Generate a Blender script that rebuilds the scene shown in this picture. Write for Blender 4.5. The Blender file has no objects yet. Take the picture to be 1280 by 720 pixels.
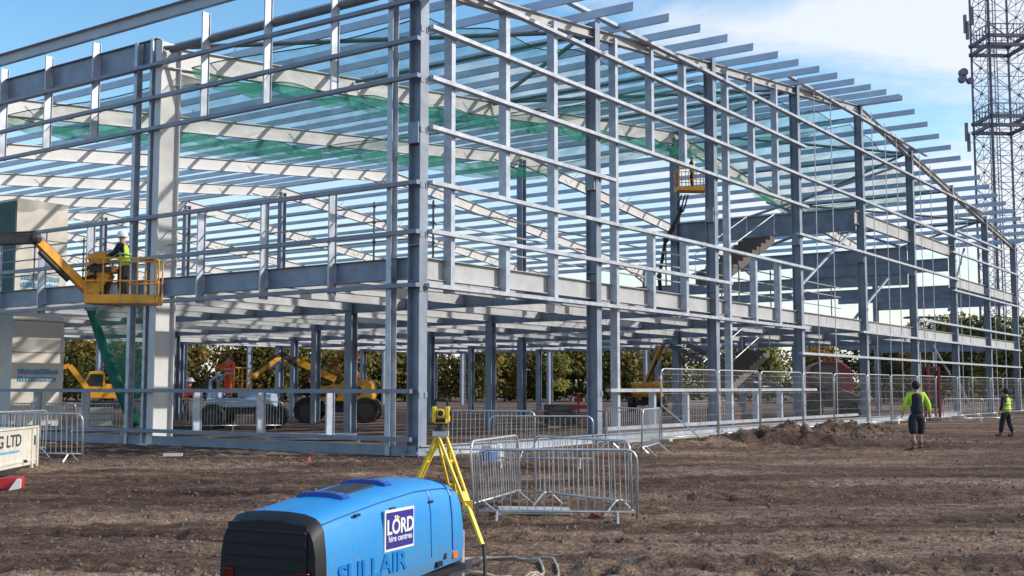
import bpy, bmesh, math, random
import numpy as np
from mathutils import Vector, Matrix
R = math.radians
random.seed(11); rng = np.random.default_rng(7)
sc = bpy.context.scene
COL = sc.collection
# ------------------------------------------------------------------ camera
F = 1441.0; PITCH = math.atan(124/1441)
CAM = Vector((0, 0, 1.6))
cd = bpy.data.cameras.new('camera'); cam = bpy.data.objects.new('camera', cd); COL.objects.link(cam)
cd.sensor_width = 36; cd.lens = 36*F/1280; cd.clip_end = 6000; cd.clip_start = .1
cam.location = CAM; cam.rotation_euler = (R(90)+PITCH, 0, 0); sc.camera = cam

def at(px, py, Y):
    """world point at distance Y in front of the viewer seen at a place in the photograph"""
    d = Vector((px-640, F*math.cos(PITCH)-(360-py)*math.sin(PITCH), F*math.sin(PITCH)+(360-py)*math.cos(PITCH)))
    return CAM + d*(Y/d.y)

# ------------------------------------------------------------------ materials
def nt(m):
    m.use_nodes = True; return m.node_tree
MATS = {}
def mat(name, col, rough=.5, metal=0., var=.15, scale=6., bump=0., spec=.5, dirt=None, bscale=None):
    if name in MATS: return MATS[name]
    m = bpy.data.materials.new(name); t = nt(m); N = t.nodes; L = t.links
    b = N['Principled BSDF']; b.inputs['Roughness'].default_value = rough; b.inputs['Metallic'].default_value = metal
    b.inputs['Specular IOR Level'].default_value = spec
    tc = N.new('ShaderNodeTexCoord'); no = N.new('ShaderNodeTexNoise'); no.inputs['Scale'].default_value = scale
    no.inputs['Detail'].default_value = 6; no.inputs['Roughness'].default_value = .65
    L.new(tc.outputs['Object'], no.inputs['Vector'])
    cr = N.new('ShaderNodeValToRGB'); cr.color_ramp.elements[0].position = .3; cr.color_ramp.elements[1].position = .7
    lo = [c*(1-var) for c in col]; hi = [min(1, c*(1+var)) for c in col]
    if dirt: lo = dirt
    cr.color_ramp.elements[0].color = (*lo, 1); cr.color_ramp.elements[1].color = (*hi, 1)
    L.new(no.outputs['Fac'], cr.inputs[0]); L.new(cr.outputs[0], b.inputs['Base Color'])
    if bump:
        bn = N.new('ShaderNodeBump'); bn.inputs['Strength'].default_value = bump; bn.inputs['Distance'].default_value = .02
        n2 = N.new('ShaderNodeTexNoise'); n2.inputs['Scale'].default_value = bscale or scale*6; n2.inputs['Detail'].default_value = 4
        L.new(tc.outputs['Object'], n2.inputs['Vector'])
        L.new(n2.outputs['Fac'], bn.inputs['Height']); L.new(bn.outputs[0], b.inputs['Normal'])
    MATS[name] = m; return m

steel  = mat('painted_steel', (.22,.26,.33), .45, .15, .24, 1.6)
steel2 = mat('rafter_steel', (.56,.56,.56), .5, .0, .10, .8)
beamst = mat('floor_beam_steel', (.40,.41,.42), .5, .05, .20, 1.1)
galv   = mat('galvanised_rail', (.44,.47,.53), .38, .35, .26, 3.5)
galvl  = mat('galvanised_post', (.42,.46,.53), .40, .3, .26, 3.)
purlm  = mat('galvanised_purlin', (.44,.50,.60), .45, .2, .14, 1.)
eavem  = mat('eave_channel_steel', (.42,.44,.5), .5, .15, .1, 1.)
brace_m= mat('dark_tube_steel', (.13,.15,.17), .5, .2, .2, 2.)
tubem  = mat('scaffold_tube', (.42,.44,.47), .4, .5, .25, 4.)
rust   = mat('rusty_steel', (.16,.09,.06), .8, .1, .4, 6.)
barr_m = mat('zinc_barrier', (.52,.54,.57), .35, .55, .2, 8.)
wire_m = mat('fence_wire', (.42,.44,.47), .4, .5, .2, 8.)
yel    = mat('machine_yellow', (.78,.36,.02), .4, 0, .22, 3., dirt=(.42,.2,.03))
yel2   = mat('tripod_yellow', (.80,.58,.04), .45, 0, .1, 5.)
black  = mat('black_rubber', (.018,.018,.02), .7, 0, .4, 6., bump=.3)
blackp = mat('black_plastic', (.016,.018,.023), .5, 0, .35, 9., spec=.3)
darkm  = mat('dark_machinery', (.04,.04,.045), .55, .2, .4, 9.)
bluep  = mat('blue_canopy', (.010,.22,.58), .34, 0, .1, 2.2, dirt=(.03,.27,.58))
blued  = mat('dark_blue_rib', (.012,.07,.33), .35, 0, .2, 6.)
whitep = mat('white_paint', (.66,.64,.58), .5, 0, .08, 3., dirt=(.5,.47,.40))
whitec = mat('white_plastic', (.75,.75,.74), .4, 0, .06, 3.)
navy   = mat('navy_decal', (.03,.03,.24), .4, 0, .06, 3.)
redp   = mat('red_paint', (.45,.025,.03), .4, 0, .3, 4.)
orangel= mat('orange_lens', (.85,.16,.02), .3, 0, .1, 4.)
hiy    = mat('hi_vis_yellow', (.46,.72,.03), .7, 0, .15, 9., bump=.4)
hio    = mat('hi_vis_orange', (.82,.10,.03), .7, 0, .2, 9., bump=.4)
refl   = mat('reflective_tape', (.62,.63,.6), .3, .2, .08, 9.)
cloth  = mat('dark_navy_cloth', (.016,.018,.03), .85, 0, .35, 12., bump=.5)
skin   = mat('skin', (.42,.23,.16), .6, 0, .1, 9.)
hairm  = mat('dark_hair', (.02,.015,.012), .8, 0, .3, 20., bump=.6)
bootm  = mat('brown_boots', (.20,.12,.07), .7, 0, .3, 12.)
conc   = mat('pale_concrete', (.42,.40,.37), .85, 0, .2, 3., bump=.4)
panelm = mat('cream_panel', (.72,.67,.58), .7, 0, .08, 1.5)
teal   = mat('teal_sheet', (.06,.13,.13), .7, 0, .2, 2.)
glassd = mat('dark_glass', (.02,.03,.035), .08, 0, .1, 3.)
brickm = mat('broken_brick', (.24,.07,.04), .9, 0, .3, 9., bump=.6)
dirtm = 0
stone  = mat('rubble_stone', (.14,.105,.082), .95, 0, .6, .9, bump=.5)
towerm = mat('tower_steel', (.13,.12,.18), .55, .1, .2, 2.)
palebl = mat('pale_blue_paint', (.36,.47,.60), .45, 0, .12, 4.)
hosem  = mat('beige_hose', (.36,.30,.24), .6, 0, .2, 9.)
bluet  = mat('blue_tub', (.02,.12,.55), .45, 0, .12, 4.)
bluetx = mat('faded_blue_lettering', (.16,.38,.56), .6, 0, .3, 9.)
lettm  = mat('dark_lettering', (.05,.06,.10), .5, 0, .1, 4.)
trunkm = mat('bark', (.07,.05,.04), .9, 0, .3, 3., bump=.6)
treadm = mat('pale_stair_tread', (.5,.5,.48), .6, 0, .1, 4.)

def net_material(name, col, a):
    m = bpy.data.materials.new(name); t = nt(m); N = t.nodes; L = t.links
    b = N['Principled BSDF']; b.inputs['Base Color'].default_value = (*col, 1); b.inputs['Roughness'].default_value = .8
    out = N['Material Output']; tr = N.new('ShaderNodeBsdfTransparent'); mx = N.new('ShaderNodeMixShader')
    tc = N.new('ShaderNodeTexCoord'); no = N.new('ShaderNodeTexNoise'); no.inputs['Scale'].default_value = 1.4; no.inputs['Detail'].default_value = 5
    mr = N.new('ShaderNodeMapRange'); mr.inputs[1].default_value = .3; mr.inputs[2].default_value = .7
    mr.inputs[3].default_value = a*.55; mr.inputs[4].default_value = a*1.45
    L.new(tc.outputs['Object'], no.inputs['Vector']); L.new(no.outputs['Fac'], mr.inputs[0])
    L.new(mr.outputs[0], mx.inputs[0]); L.new(tr.outputs[0], mx.inputs[1]); L.new(b.outputs[0], mx.inputs[2])
    L.new(mx.outputs[0], out.inputs['Surface']); return m
netm = net_material('green_net', (.02,.32,.20), .31)
netd = net_material('dense_green_net', (.015,.20,.13), .62)
ropem = mat('green_net_edge', (.01,.13,.09), .8, 0, .2, 5.)

# ------------------------------------------------------------------ mesh building
def org(o):
    v = Vector((0,0,0))
    while o is not None: v += o.location; o = o.parent
    return v
class MB:
    def __init__(s): s.v = []; s.f = []
    def add(s, vs, fs):
        n = len(s.v); s.v += [tuple(p) for p in vs]; s.f += [tuple(i+n for i in f) for f in fs]; return s
    def box(s, c, d, rz=0, ry=0, rx=0):
        M = Matrix.Rotation(rz,3,'Z') @ Matrix.Rotation(ry,3,'Y') @ Matrix.Rotation(rx,3,'X'); c = Vector(c)
        vs = [c + M @ Vector((x*d[0]/2, y*d[1]/2, z*d[2]/2)) for z in (-1,1) for y in (-1,1) for x in (-1,1)]
        return s.add(vs, [(0,2,3,1),(4,5,7,6),(0,1,5,4),(2,6,7,3),(0,4,6,2),(1,3,7,5)])
    def bar(s, p0, p1, prof, up=(0,0,1)):
        p0 = Vector(p0); p1 = Vector(p1); d = (p1-p0).normalized(); up = Vector(up)
        a = d.cross(up)
        if a.length < 1e-4: a = d.cross(Vector((0,1,0)))
        a.normalize(); b = a.cross(d).normalized(); n = len(prof)
        vs = [p + a*x + b*y for p in (p0,p1) for x,y in prof]
        fs = [(i,(i+1)%n,n+(i+1)%n,n+i) for i in range(n)] + [tuple(range(n-1,-1,-1)), tuple(range(n,2*n))]
        return s.add(vs, fs)
    def tube(s, pts, r, n=8, r1=None):
        pts = [Vector(p) for p in pts]; m = len(pts); up = Vector((0,0,1)); vs = []
        for i,p in enumerate(pts):
            d = (pts[min(i+1,m-1)]-pts[max(i-1,0)]).normalized()
            a = d.cross(up)
            if a.length < .05: a = d.cross(Vector((0,1,0)))
            a.normalize(); b = a.cross(d)
            rr = r if r1 is None else r+(r1-r)*i/(m-1)
            vs += [p + a*(rr*math.cos(2*math.pi*k/n)) + b*(rr*math.sin(2*math.pi*k/n)) for k in range(n)]
        fs = [(i*n+k, i*n+(k+1)%n, (i+1)*n+(k+1)%n, (i+1)*n+k) for i in range(m-1) for k in range(n)]
        fs += [tuple(range(n-1,-1,-1)), tuple(range((m-1)*n, m*n))]
        return s.add(vs, fs)
    def cyl(s, p0, p1, r, n=20): return s.tube([p0,p1], r, n)
    def ball(s, c, r, nu=10, nv=7, jit=0):
        c = Vector(c); r = r if hasattr(r,'__len__') else (r,r,r); vs = []; fs = []
        for j in range(nv+1):
            th = math.pi*j/nv
            for i in range(nu):
                ph = 2*math.pi*i/nu; k = 1+random.uniform(-jit,jit)
                vs.append(c + Vector((r[0]*math.sin(th)*math.cos(ph)*k, r[1]*math.sin(th)*math.sin(ph)*k, r[2]*math.cos(th)*k)))
        for j in range(nv):
            for i in range(nu): fs.append((j*nu+i,(j+1)*nu+i,(j+1)*nu+(i+1)%nu,j*nu+(i+1)%nu))
        return s.add(vs, fs)
    def prism(s, pts, axis_vec):
        n = len(pts); a = Vector(axis_vec); pts = [Vector(p) for p in pts]
        return s.add(pts+[p+a for p in pts], [(i,(i+1)%n,n+(i+1)%n,n+i) for i in range(n)]+[tuple(range(n-1,-1,-1)),tuple(range(n,2*n))])
    def build(s, name, m, parent=None, smooth=False, bevel=0):
        o0 = org(parent)
        me = bpy.data.meshes.new(name); me.from_pydata([tuple(Vector(p)-o0) for p in s.v], [], s.f)
        bm = bmesh.new(); bm.from_mesh(me); bmesh.ops.recalc_face_normals(bm, faces=bm.faces); bm.to_mesh(me); bm.free()
        me.materials.append(m); me.validate()
        if smooth:
            for p in me.polygons: p.use_smooth = True
        o = bpy.data.objects.new(name, me); COL.objects.link(o); o.parent = parent
        if bevel:
            b = o.modifiers.new('bevel','BEVEL'); b.width = bevel; b.segments = 2; b.limit_method = 'ANGLE'
        return o
def I(h, b, tf=.02, tw=.014):
    H,B,t = h/2,b/2,tw/2
    return [(-B,-H),(B,-H),(B,-H+tf),(t,-H+tf),(t,H-tf),(B,H-tf),(B,H),(-B,H),(-B,H-tf),(-t,H-tf),(-t,-H+tf),(-B,-H+tf)]
def Cc(h, b, t=.012, flip=1):
    H = h/2
    p = [(0,-H),(b,-H),(b,-H+t),(t,-H+t),(t,H-t),(b,H-t),(b,H),(0,H)]
    return [(x*flip,y) for x,y in p] if flip > 0 else [(-x,y) for x,y in reversed(p)]
def Bx(w, h): return [(-w/2,-h/2),(w/2,-h/2),(w/2,h/2),(-w/2,h/2)]

def tag(o, label=None, cat=None, group=None, kind=None):
    if label: o['label'] = label
    if cat: o['category'] = cat
    if group: o['group'] = group
    if kind: o['kind'] = kind
    return o
def thing(name, label, cat, loc=(0,0,0), rz=0, group=None):
    o = bpy.data.objects.new(name, None); COL.objects.link(o); o.empty_display_size = .2
    o.location = loc; o.rotation_euler = (0,0,rz); return tag(o, label, cat, group)
def dup(o, loc=None, rz=None, label=None, group=None, parent=None, scale=None):
    c = o.copy(); COL.objects.link(c); c.parent = parent
    if loc is not None: c.location = loc
    if rz is not None: c.rotation_euler = (0,0,rz)
    if scale is not None: c.scale = scale
    if label: c['label'] = label
    if group: c['group'] = group
    for ch in list(o.children): dup(ch, parent=c)
    return c
def text_mesh(name, body, size, m, parent, loc, rot, ext=.002, align='CENTER', off=0., sx=1.):
    cu = bpy.data.curves.new(name, 'FONT'); cu.body = body; cu.size = size; cu.extrude = ext; cu.align_x = align; cu.align_y = 'CENTER'; cu.offset = off
    t = bpy.data.objects.new('tmp', cu); COL.objects.link(t)
    dg = bpy.context.evaluated_depsgraph_get(); me = bpy.data.meshes.new_from_object(t.evaluated_get(dg))
    bpy.data.objects.remove(t); me.materials.clear(); me.materials.append(m)
    o = bpy.data.objects.new(name, me); COL.objects.link(o); o.parent = parent
    M = rot.to_4x4(); M.translation = Vector(loc); o.matrix_local = M @ Matrix.Diagonal((sx,1,1,1)); return o

# ------------------------------------------------------------------ terrain
def vnoise(x, y, sc_, seed):
    r = np.random.default_rng(seed); G = r.random((256,256))
    X = x/sc_; Y = y/sc_; xi = np.floor(X).astype(int); yi = np.floor(Y).astype(int)
    fx = X-xi; fy = Y-yi; fx = fx*fx*(3-2*fx); fy = fy*fy*(3-2*fy)
    g = lambda a,b: G[a%256, b%256]
    return (g(xi,yi)*(1-fx)+g(xi+1,yi)*fx)*(1-fy)+(g(xi,yi+1)*(1-fx)+g(xi+1,yi+1)*fx)*fy - .5
def base_z(x, y):
    x = np.asarray(x, float); y = np.asarray(y, float)
    z = np.where(y < 26, -.028*(26-y), 0.)
    return np.maximum(z, -.5)
C0 = at(521, 484, 27); C0.z = 0
ANG = R(35.2); V = Vector((math.sin(ANG), math.cos(ANG), 0)); U = Vector((-math.cos(ANG), math.sin(ANG), 0)); Nn = -U; ZZ = Vector((0,0,1))
def W(s, u, z): return C0 + V*s + U*u + ZZ*z
def ground_z(x, y):
    x = np.asarray(x, float); y = np.asarray(y, float)
    z = base_z(x, y)
    sx = (x-C0.x)*V.x+(y-C0.y)*V.y; ux = (x-C0.x)*U.x+(y-C0.y)*U.y
    inside = 1/(1+np.exp(-(np.minimum(sx, ux)+.8)*4))              # calmer ground under the frame
    amp = 1-.75*inside
    far = np.clip((70-y)/40, 0, 1)*np.clip((45-np.abs(x))/10, 0, 1)
    # wheel ruts run across the picture
    w = y + .06*x + 1.2*vnoise(x, y, 9., 3)
    rut = np.exp(-((w-19.5)/.22)**2)+np.exp(-((w-21.3)/.22)**2)+np.exp(-((w-15.)/.2)**2)+np.exp(-((w-16.6)/.2)**2)+.7*np.exp(-((w-12.6)/.3)**2)
    lump = .09*vnoise(x,y,2.6,1)+.05*vnoise(x*.6,y*1.8,.8,2)+.055*vnoise(x,y,.32,4)+.065*vnoise(x,y,.17,5)
    rough_zone = .45+1.0*np.clip(vnoise(x*.7,y*1.5,5.,9)+.35,0,1)
    near = np.exp(-((y-11.5)/1.8)**2)*np.clip((x+1.5)/4,0,1)*.6
    z = z + far*amp*(lump*(rough_zone+near*2.2) - (.10+.03*np.sign(np.sin(x*19+y*6)))*rut)
    # spoil heaps thrown up along the gable
    for (hx,hy,rx,ry,h) in ((7.6,32.2,2.0,1.0,.48),(9.8,34.4,2.2,1.1,.44),(5.3,31.2,1.2,.6,.16),(-3.6,24.6,3.5,.5,.09),(12.4,37.,2.,.8,.16),(3.0,10.9,1.4,.6,.14)):
        z = z + h*np.exp(-((x-hx)/rx)**2-((y-hy)/ry)**2)*(1+.9*vnoise(x,y,.35,8)+.6*vnoise(x,y,.16,12))
    # flat pockets where slabs and feet sit stay close to the base level
    return z
def gz(x, y): return float(ground_z(np.array([x]), np.array([y]))[0])
def axis(lo, hi, st, far_):
    a = list(np.arange(lo, hi, st)); d = st
    while a[-1] < far_: d *= 1.22; a.append(a[-1]+d)
    d = st
    while a[0] > -far_: d *= 1.22; a.insert(0, a[0]-d)
    return np.array(a)
xs = axis(-15, 21, .085, 2600.); ys = axis(9.5, 45, .085, 2600.)
GX, GY = np.meshgrid(xs, ys); GZ = ground_z(GX, GY)
vv = np.stack([GX.ravel(), GY.ravel(), GZ.ravel()], 1)
nx, ny = len(xs), len(ys); idx = np.arange(nx*ny).reshape(ny, nx)
ff = np.stack([idx[:-1,:-1].ravel(), idx[:-1,1:].ravel(), idx[1:,1:].ravel(), idx[1:,:-1].ravel()], 1)
me = bpy.data.meshes.new('ground'); me.vertices.add(len(vv)); me.vertices.foreach_set('co', vv.ravel())
me.loops.add(ff.size); me.loops.foreach_set('vertex_index', ff.ravel().astype(np.int32))
me.polygons.add(len(ff)); me.polygons.foreach_set('loop_start', np.arange(0, ff.size, 4, dtype=np.int32))
me.polygons.foreach_set('use_smooth', np.ones(len(ff), bool)); me.update(calc_edges=True)
gm = bpy.data.materials.new('churned_earth'); t = nt(gm); N = t.nodes; L = t.links; b = N['Principled BSDF']
b.inputs['Roughness'].default_value = .92; b.inputs['Specular IOR Level'].default_value = .2
tc = N.new('ShaderNodeTexCoord'); mp = N.new('ShaderNodeMapping'); mp.inputs['Scale'].default_value = (.09,.55,1.); L.new(tc.outputs['Object'], mp.inputs[0])
n1 = N.new('ShaderNodeTexNoise'); n1.inputs['Scale'].default_value = 1.; n1.inputs['Detail'].default_value = 8; n1.inputs['Roughness'].default_value = .7; n1.inputs['Distortion'].default_value=.6; L.new(mp.outputs[0], n1.inputs['Vector'])
cr = N.new('ShaderNodeValToRGB'); e = cr.color_ramp.elements; e[0].position=.30; e[0].position=.34; e[0].color=(.046,.030,.023,1); e[1].position=.66; e[1].color=(.39,.285,.205,1)
k = e.new(.5); k.color=(.145,.096,.069,1); L.new(n1.outputs['Fac'], cr.inputs[0])
n2 = N.new('ShaderNodeTexNoise'); n2.inputs['Scale'].default_value = 9.; n2.inputs['Detail'].default_value = 8; n2.inputs['Roughness'].default_value = .75; L.new(tc.outputs['Object'], n2.inputs['Vector'])
c2 = N.new('ShaderNodeValToRGB'); e = c2.color_ramp.elements; e[0].position=.34; e[0].color=(.42,.40,.42,1); e[1].position=.66; e[1].color=(1.5,1.5,1.5,1); L.new(n2.outputs['Fac'], c2.inputs[0])
mx = N.new('ShaderNodeMix'); mx.data_type='RGBA'; mx.blend_type='MULTIPLY'; mx.inputs[0].default_value=1; 
n3 = N.new('ShaderNodeTexNoise'); n3.inputs['Scale'].default_value = 24.; n3.inputs['Detail'].default_value = 5; n3.inputs['Roughness'].default_value = .8; L.new(tc.outputs['Object'], n3.inputs['Vector'])
c5 = N.new('ShaderNodeValToRGB'); e = c5.color_ramp.elements; e[0].position=.38; e[0].color=(.26,.25,.26,1); e[1].position=.64; e[1].color=(1.55,1.5,1.45,1); L.new(n3.outputs['Fac'], c5.inputs[0])
mx0 = N.new('ShaderNodeMix'); mx0.data_type='RGBA'; mx0.blend_type='MULTIPLY'; mx0.inputs[0].default_value=1; L.new(cr.outputs[0], mx0.inputs[6]); L.new(c5.outputs[0], mx0.inputs[7])
L.new(mx0.outputs[2], mx.inputs[6]); L.new(c2.outputs[0], mx.inputs[7])
vo = N.new('ShaderNodeTexVoronoi'); vo.inputs['Scale'].default_value = 13.; L.new(tc.outputs['Object'], vo.inputs['Vector'])
c3 = N.new('ShaderNodeValToRGB'); e = c3.color_ramp.elements; e[0].position=.12; e[0].color=(1,1,1,1); e[1].position=.22; e[1].color=(0,0,0,1); L.new(vo.outputs['Distance'], c3.inputs[0])
vsep = N.new('ShaderNodeSeparateColor'); L.new(vo.outputs['Color'], vsep.inputs[0])
gt = N.new('ShaderNodeMath'); gt.operation='GREATER_THAN'; gt.inputs[1].default_value=.72; L.new(vsep.outputs[0], gt.inputs[0])
ml = N.new('ShaderNodeMath'); ml.operation='MULTIPLY'; L.new(gt.outputs[0], ml.inputs[0]); L.new(c3.outputs[0], ml.inputs[1])
m2 = N.new('ShaderNodeMix'); m2.data_type='RGBA'; L.new(ml.outputs[0], m2.inputs[0]); L.new(mx.outputs[2], m2.inputs[6]); m2.inputs[7].default_value=(.17,.145,.125,1)
L.new(m2.outputs[2], b.inputs['Base Color'])
bn = N.new('ShaderNodeBump'); bn.inputs['Strength'].default_value=.9; bn.inputs['Distance'].default_value=.05
ad = N.new('ShaderNodeMath'); ad.operation='ADD'; L.new(n2.outputs['Fac'], ad.inputs[0]); L.new(n3.outputs['Fac'], ad.inputs[1]); L.new(ad.outputs[0], bn.inputs['Height']); L.new(bn.outputs[0], b.inputs['Normal'])
me.materials.append(gm)
gr = bpy.data.objects.new('ground', me); COL.objects.link(gr); tag(gr, 'churned brown mud of the building site', kind='structure')

# loose rubble
mb = MB()
P = []
for i in range(16000):
    q = random.random()
    if q < .3: x = random.gauss(8.6,1.9); y = random.gauss(33.6,1.3)
    elif q < .45: x = random.uniform(-10,1); y = 25.2+random.gauss(0,.5)
    else:
        y = 11.5+22*random.random()**1.3; x = (random.random()*1.05-.52)*y
    P.append((x,y))
pz = ground_z(np.array([p[0] for p in P]), np.array([p[1] for p in P]))
for (x,y),z in zip(P,pz):
    r = .008+.032*random.random()**4
    if 32 < y < 36 and x > 5: r *= 1.5
    a = [random.uniform(.7,1.3) for _ in range(6)]
    vs = [(x+r*a[0],y,z),(x,y+r*a[1],z),(x-r*a[2],y,z),(x,y-r*a[3],z),(x+r*.3,y,z+r*a[4]*.9),(x-r*.35,y+r*.2,z+r*a[5]*.7)]
    mb.add(vs, [(0,1,4),(1,2,5),(1,5,4),(2,3,5),(3,0,4),(3,4,5)])
tag(mb.build('rubble', stone), 'loose stones and broken rubble scattered over the mud', 'rubble', kind='stuff')

# ------------------------------------------------------------------ the steel frame
BAY, FR = 8.0, 9.6
NS, NU = 8, 8
def roof(s): return 11.55 + .1047*s if s <= 32 else 11.55+.1047*(64-s)
def yz(y): return at(521, y, 27).z
zD, zC, zB = yz(357), yz(289), yz(228)
ZR = {k: yz(y) for k,y in dict(a=-162,b=-84,c=-30,d=34,e=97,f=159,g=228,h=289,i=357,j=489,k=549).items()}
frame = thing('steel_frame_building', 'large unclad grey steel building frame with a pitched roof of open purlins', 'steel building frame', tuple(C0))
def part(name, p0, p1, prof, m=steel, up=(0,0,1), extra=None):
    b_ = MB().bar(p0, p1, prof, up)
    if extra: extra(b_)
    return b_.build(name, m, frame)
OUT = .24                                   # cladding rails stand this far outside the columns
# gable columns
for i in range(NS+1):
    s = i*BAY; top = roof(s)+.06
    def base(b_, s=s, top=top):
        b_.box(W(s,0,.045), (.5,.55,.04), -ANG+R(90))
        for q1 in (-.2,.2):
            for q2 in (-.2,.2): b_.box(W(s+q1,q2,.09), (.045,.045,.07), .4)
        for k_ in 'bcdefghij':
            if ZR[k_] < top-.1: b_.box(W(s+.1,-.175,ZR[k_]-.09), (.10,.05,.13), -ANG+R(90)); b_.box(W(s-.1,-.175,ZR[k_]-.09), (.10,.05,.13), -ANG+R(90))
        for z_ in (zD+.1, zD+.95): b_.box(W(s,0,z_), (.30,.325,.02), -ANG)
        for z_ in (7.6,): 
            b_.box(W(s,0,z_), (.31,.40,.5), -ANG)
    sz = .36 if i == 0 else .34
    part('column', W(s,0,-.05), W(s,0,top), I(.36,.26 if i else .3,.022,.016), steel, Nn, base)
# eave columns along the left wall, and main frames beyond
for j in range(1, NU+1):
    u = j*FR
    def base(b_, u=u): b_.box(W(0.1,u,.0), (.95,.5,.06), -ANG+R(90))
    part('column', W(.22,u,-.1), W(.22,u,roof(0)-.0), I(.70,.27,.03,.02), steel2 if j == 1 else steel, V, base)
    part('column', W(64,u,-.1), W(64,u,roof(64)), I(.6,.25), steel, V)
    part('column', W(32,u,-.1), W(32,u,roof(32)-.5), I(.42,.36), steel, V)
# rafters with haunches
for j in range(NU+1):
    u = j*FR
    h = .30 if j == 0 else .62
    for a,b2 in ((0,32),(64,32)):
        z0 = roof(a)-h/2-.16; z1 = roof(b2)-h/2-.16
        bb = MB().bar(W(a,u,z0), W(b2,u,z1), I(h,.22,.022,.014), ZZ)
        if j:
            d = 1 if a == 0 else -1
            tri = [W(a+d*.4,u-.008,roof(a)-h),W(a+d*.4,u-.008,roof(a)-h-.62),W(a+d*3.6,u-.008,roof(a+d*3.6)-h)]
            bb.prism(tri, U*.016); bb.bar(tri[1], tri[2], Bx(.2,.02))
            tri = [W(b2-d*.2,u-.008,roof(b2)-h),W(b2-d*.2,u-.008,roof(b2)-h-.5),W(b2-d*2.6,u-.008,roof(b2-d*2.6)-h)]
            bb.prism(tri, U*.016); bb.bar(tri[1], tri[2], Bx(.2,.02))
            for k in range(1, 15): # fly braces
                sx_ = a+d*2.08*k
                if k % 3 == 1:
                    bb.bar(W(sx_,u-.1,roof(sx_)-h), W(sx_+.05,u-.75,roof(sx_)+.05), Bx(.025,.025))
                    bb.bar(W(sx_,u+.1,roof(sx_)-h), W(sx_+.05,u+.75,roof(sx_)+.05), Bx(.025,.025))
        bb.build('rafter', steel2 if j else beamst, frame)
# purlins : long Z sections running along the building, noses past the gable
npur = 15
for side in (0,1):
    for k in range(npur+1):
        s = .75+k*(32-.9)/npur
        if side: s = 64-s
        z = roof(s)-.02
        oh = 2.0+random.uniform(-.03,.03)
        prof = [(-.075,-.13),(.006,-.13),(.006,.12),(.075,.12),(.075,.132),(-.006,.132),(-.006,-.118),(-.075,-.118)]
        part('purlin', W(s,-oh,z), W(s,NU*FR+.3,z), prof, purlm)
# eave channel and eave beams on the left side
part('eave_channel', W(-.24,-.5,12.22), W(-.24,NU*FR,12.22), Cc(.38,.14,.012,-1), eavem)
part('eave_channel', W(64.24,-.5,11.7), W(64.24,NU*FR,11.7), Cc(.3,.14), eavem)
for j in range(1, NU):
    part('eave_beam', W(.1,j*FR+.25,11.3), W(.1,(j+1)*FR-.25,11.3), I(.8,.2), steel)
part('eave_strut', W(.15,.1,11.3), W(.15,FR-.2,11.3), [(.11*math.cos(a),.11*math.sin(a)) for a in [k*math.pi/5 for k in range(10)]], brace_m)
# roof bracing tubes in the end bay
def ztube(name, p0, p1, r=.07, m=brace_m): MB().tube([p0,p1], r, 8).build(name, m, frame)
for a in range(8):
    s0, s1 = a*BAY, (a+1)*BAY
    ztube('roof_brace', W(s0,.1 if a%2 else FR-.1, roof(s0)-.22), W(s1,FR-.1 if a%2 else .1, roof(s1)-.22))
for a in (1,2,3,5,6,7): ztube('roof_brace', W(a*BAY,.1,roof(a*BAY)-.3), W(a*BAY,FR-.1,roof(a*BAY)-.3), .06)
# ---- gable cladding rails
pr = Cc(.10,.15,.012,1)
def rail(z, s0, s1): part('cladding_rail', W(s0,-OUT,z), W(s1,-OUT,z), [(-.09,-.05),(.09,-.05),(.09,-.04),(.083,-.04),(.083,.05),(-.09,.05)], galv)
rail(ZR['a'], 22.5, 42.5); rail(ZR['b'], 5.8, 54.4)
rail(ZR['c'], 0.15, 24.5); rail(ZR['d'], .15, 56.); rail(ZR['e'], .15, 24.6)
rail(ZR['f'], .15, 8.8); rail(ZR['f'], 23.5, 48.1); rail(ZR['g'], .15, 25.0); rail(ZR['h'], .15, 17.0); rail(ZR['i'], .05, 24.3)
rail(ZR['j'], 8.4, 25.0); rail(ZR['k'], 8.2, 30.); rail(2.95, 23.5, 64); rail(4.1, 31., 64); rail(5.1, 40., 64); rail(10.6, 48, 60.); rail(9.3,47,64); rail(7.1,47,64)
# ---- gable posts
def gpost(s, z0, z1, w=.13, d=.2): part('cladding_post', W(s,-.05,z0), W(s,-.05,z1), Cc(d,w,.012,1), galvl, Nn)
for i in range(3):
    s0 = i*BAY
    gpost(s0+1.05, (zD-.12) if i == 0 else -.02, roof(s0+1.05)-.3 if i else roof(1)-.3, .15,.24)
    for o_ in (3.35, 5.65):
        s = s0+o_
        if i == 0 and o_ == 3.35: gpost(s, zD-.1, zC, .18, .24); gpost(s, zB, roof(s)-.3, .18,.24)
        elif o_ == 3.35: gpost(s, zD-.1, zB, .16, .24); gpost(s, ZR['e'], roof(s)-.3, .16, .24)
        else: gpost(s, zD-.1, roof(s)-.3 if i == 0 else zB, .18, .24); (i and gpost(s, ZR['e'], roof(s)-.3, .16, .24))
for i in range(3):                     # short studs of the dwarf wall
    for o_ in (1.05,3.35,5.65):
        if i and o_ != 1.05: gpost(i*BAY+o_, ZR['k'], ZR['j'])
for s in (25.6,27.6,33.2,35.2,37.,41.,43.,48.6,50.6,57.,59.6): # thin sag rods
    MB().tube([W(s,-OUT,.2), W(s,-OUT,roof(s)-.1)], .022, 5).build('sag_rod', galv, frame)
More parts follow.
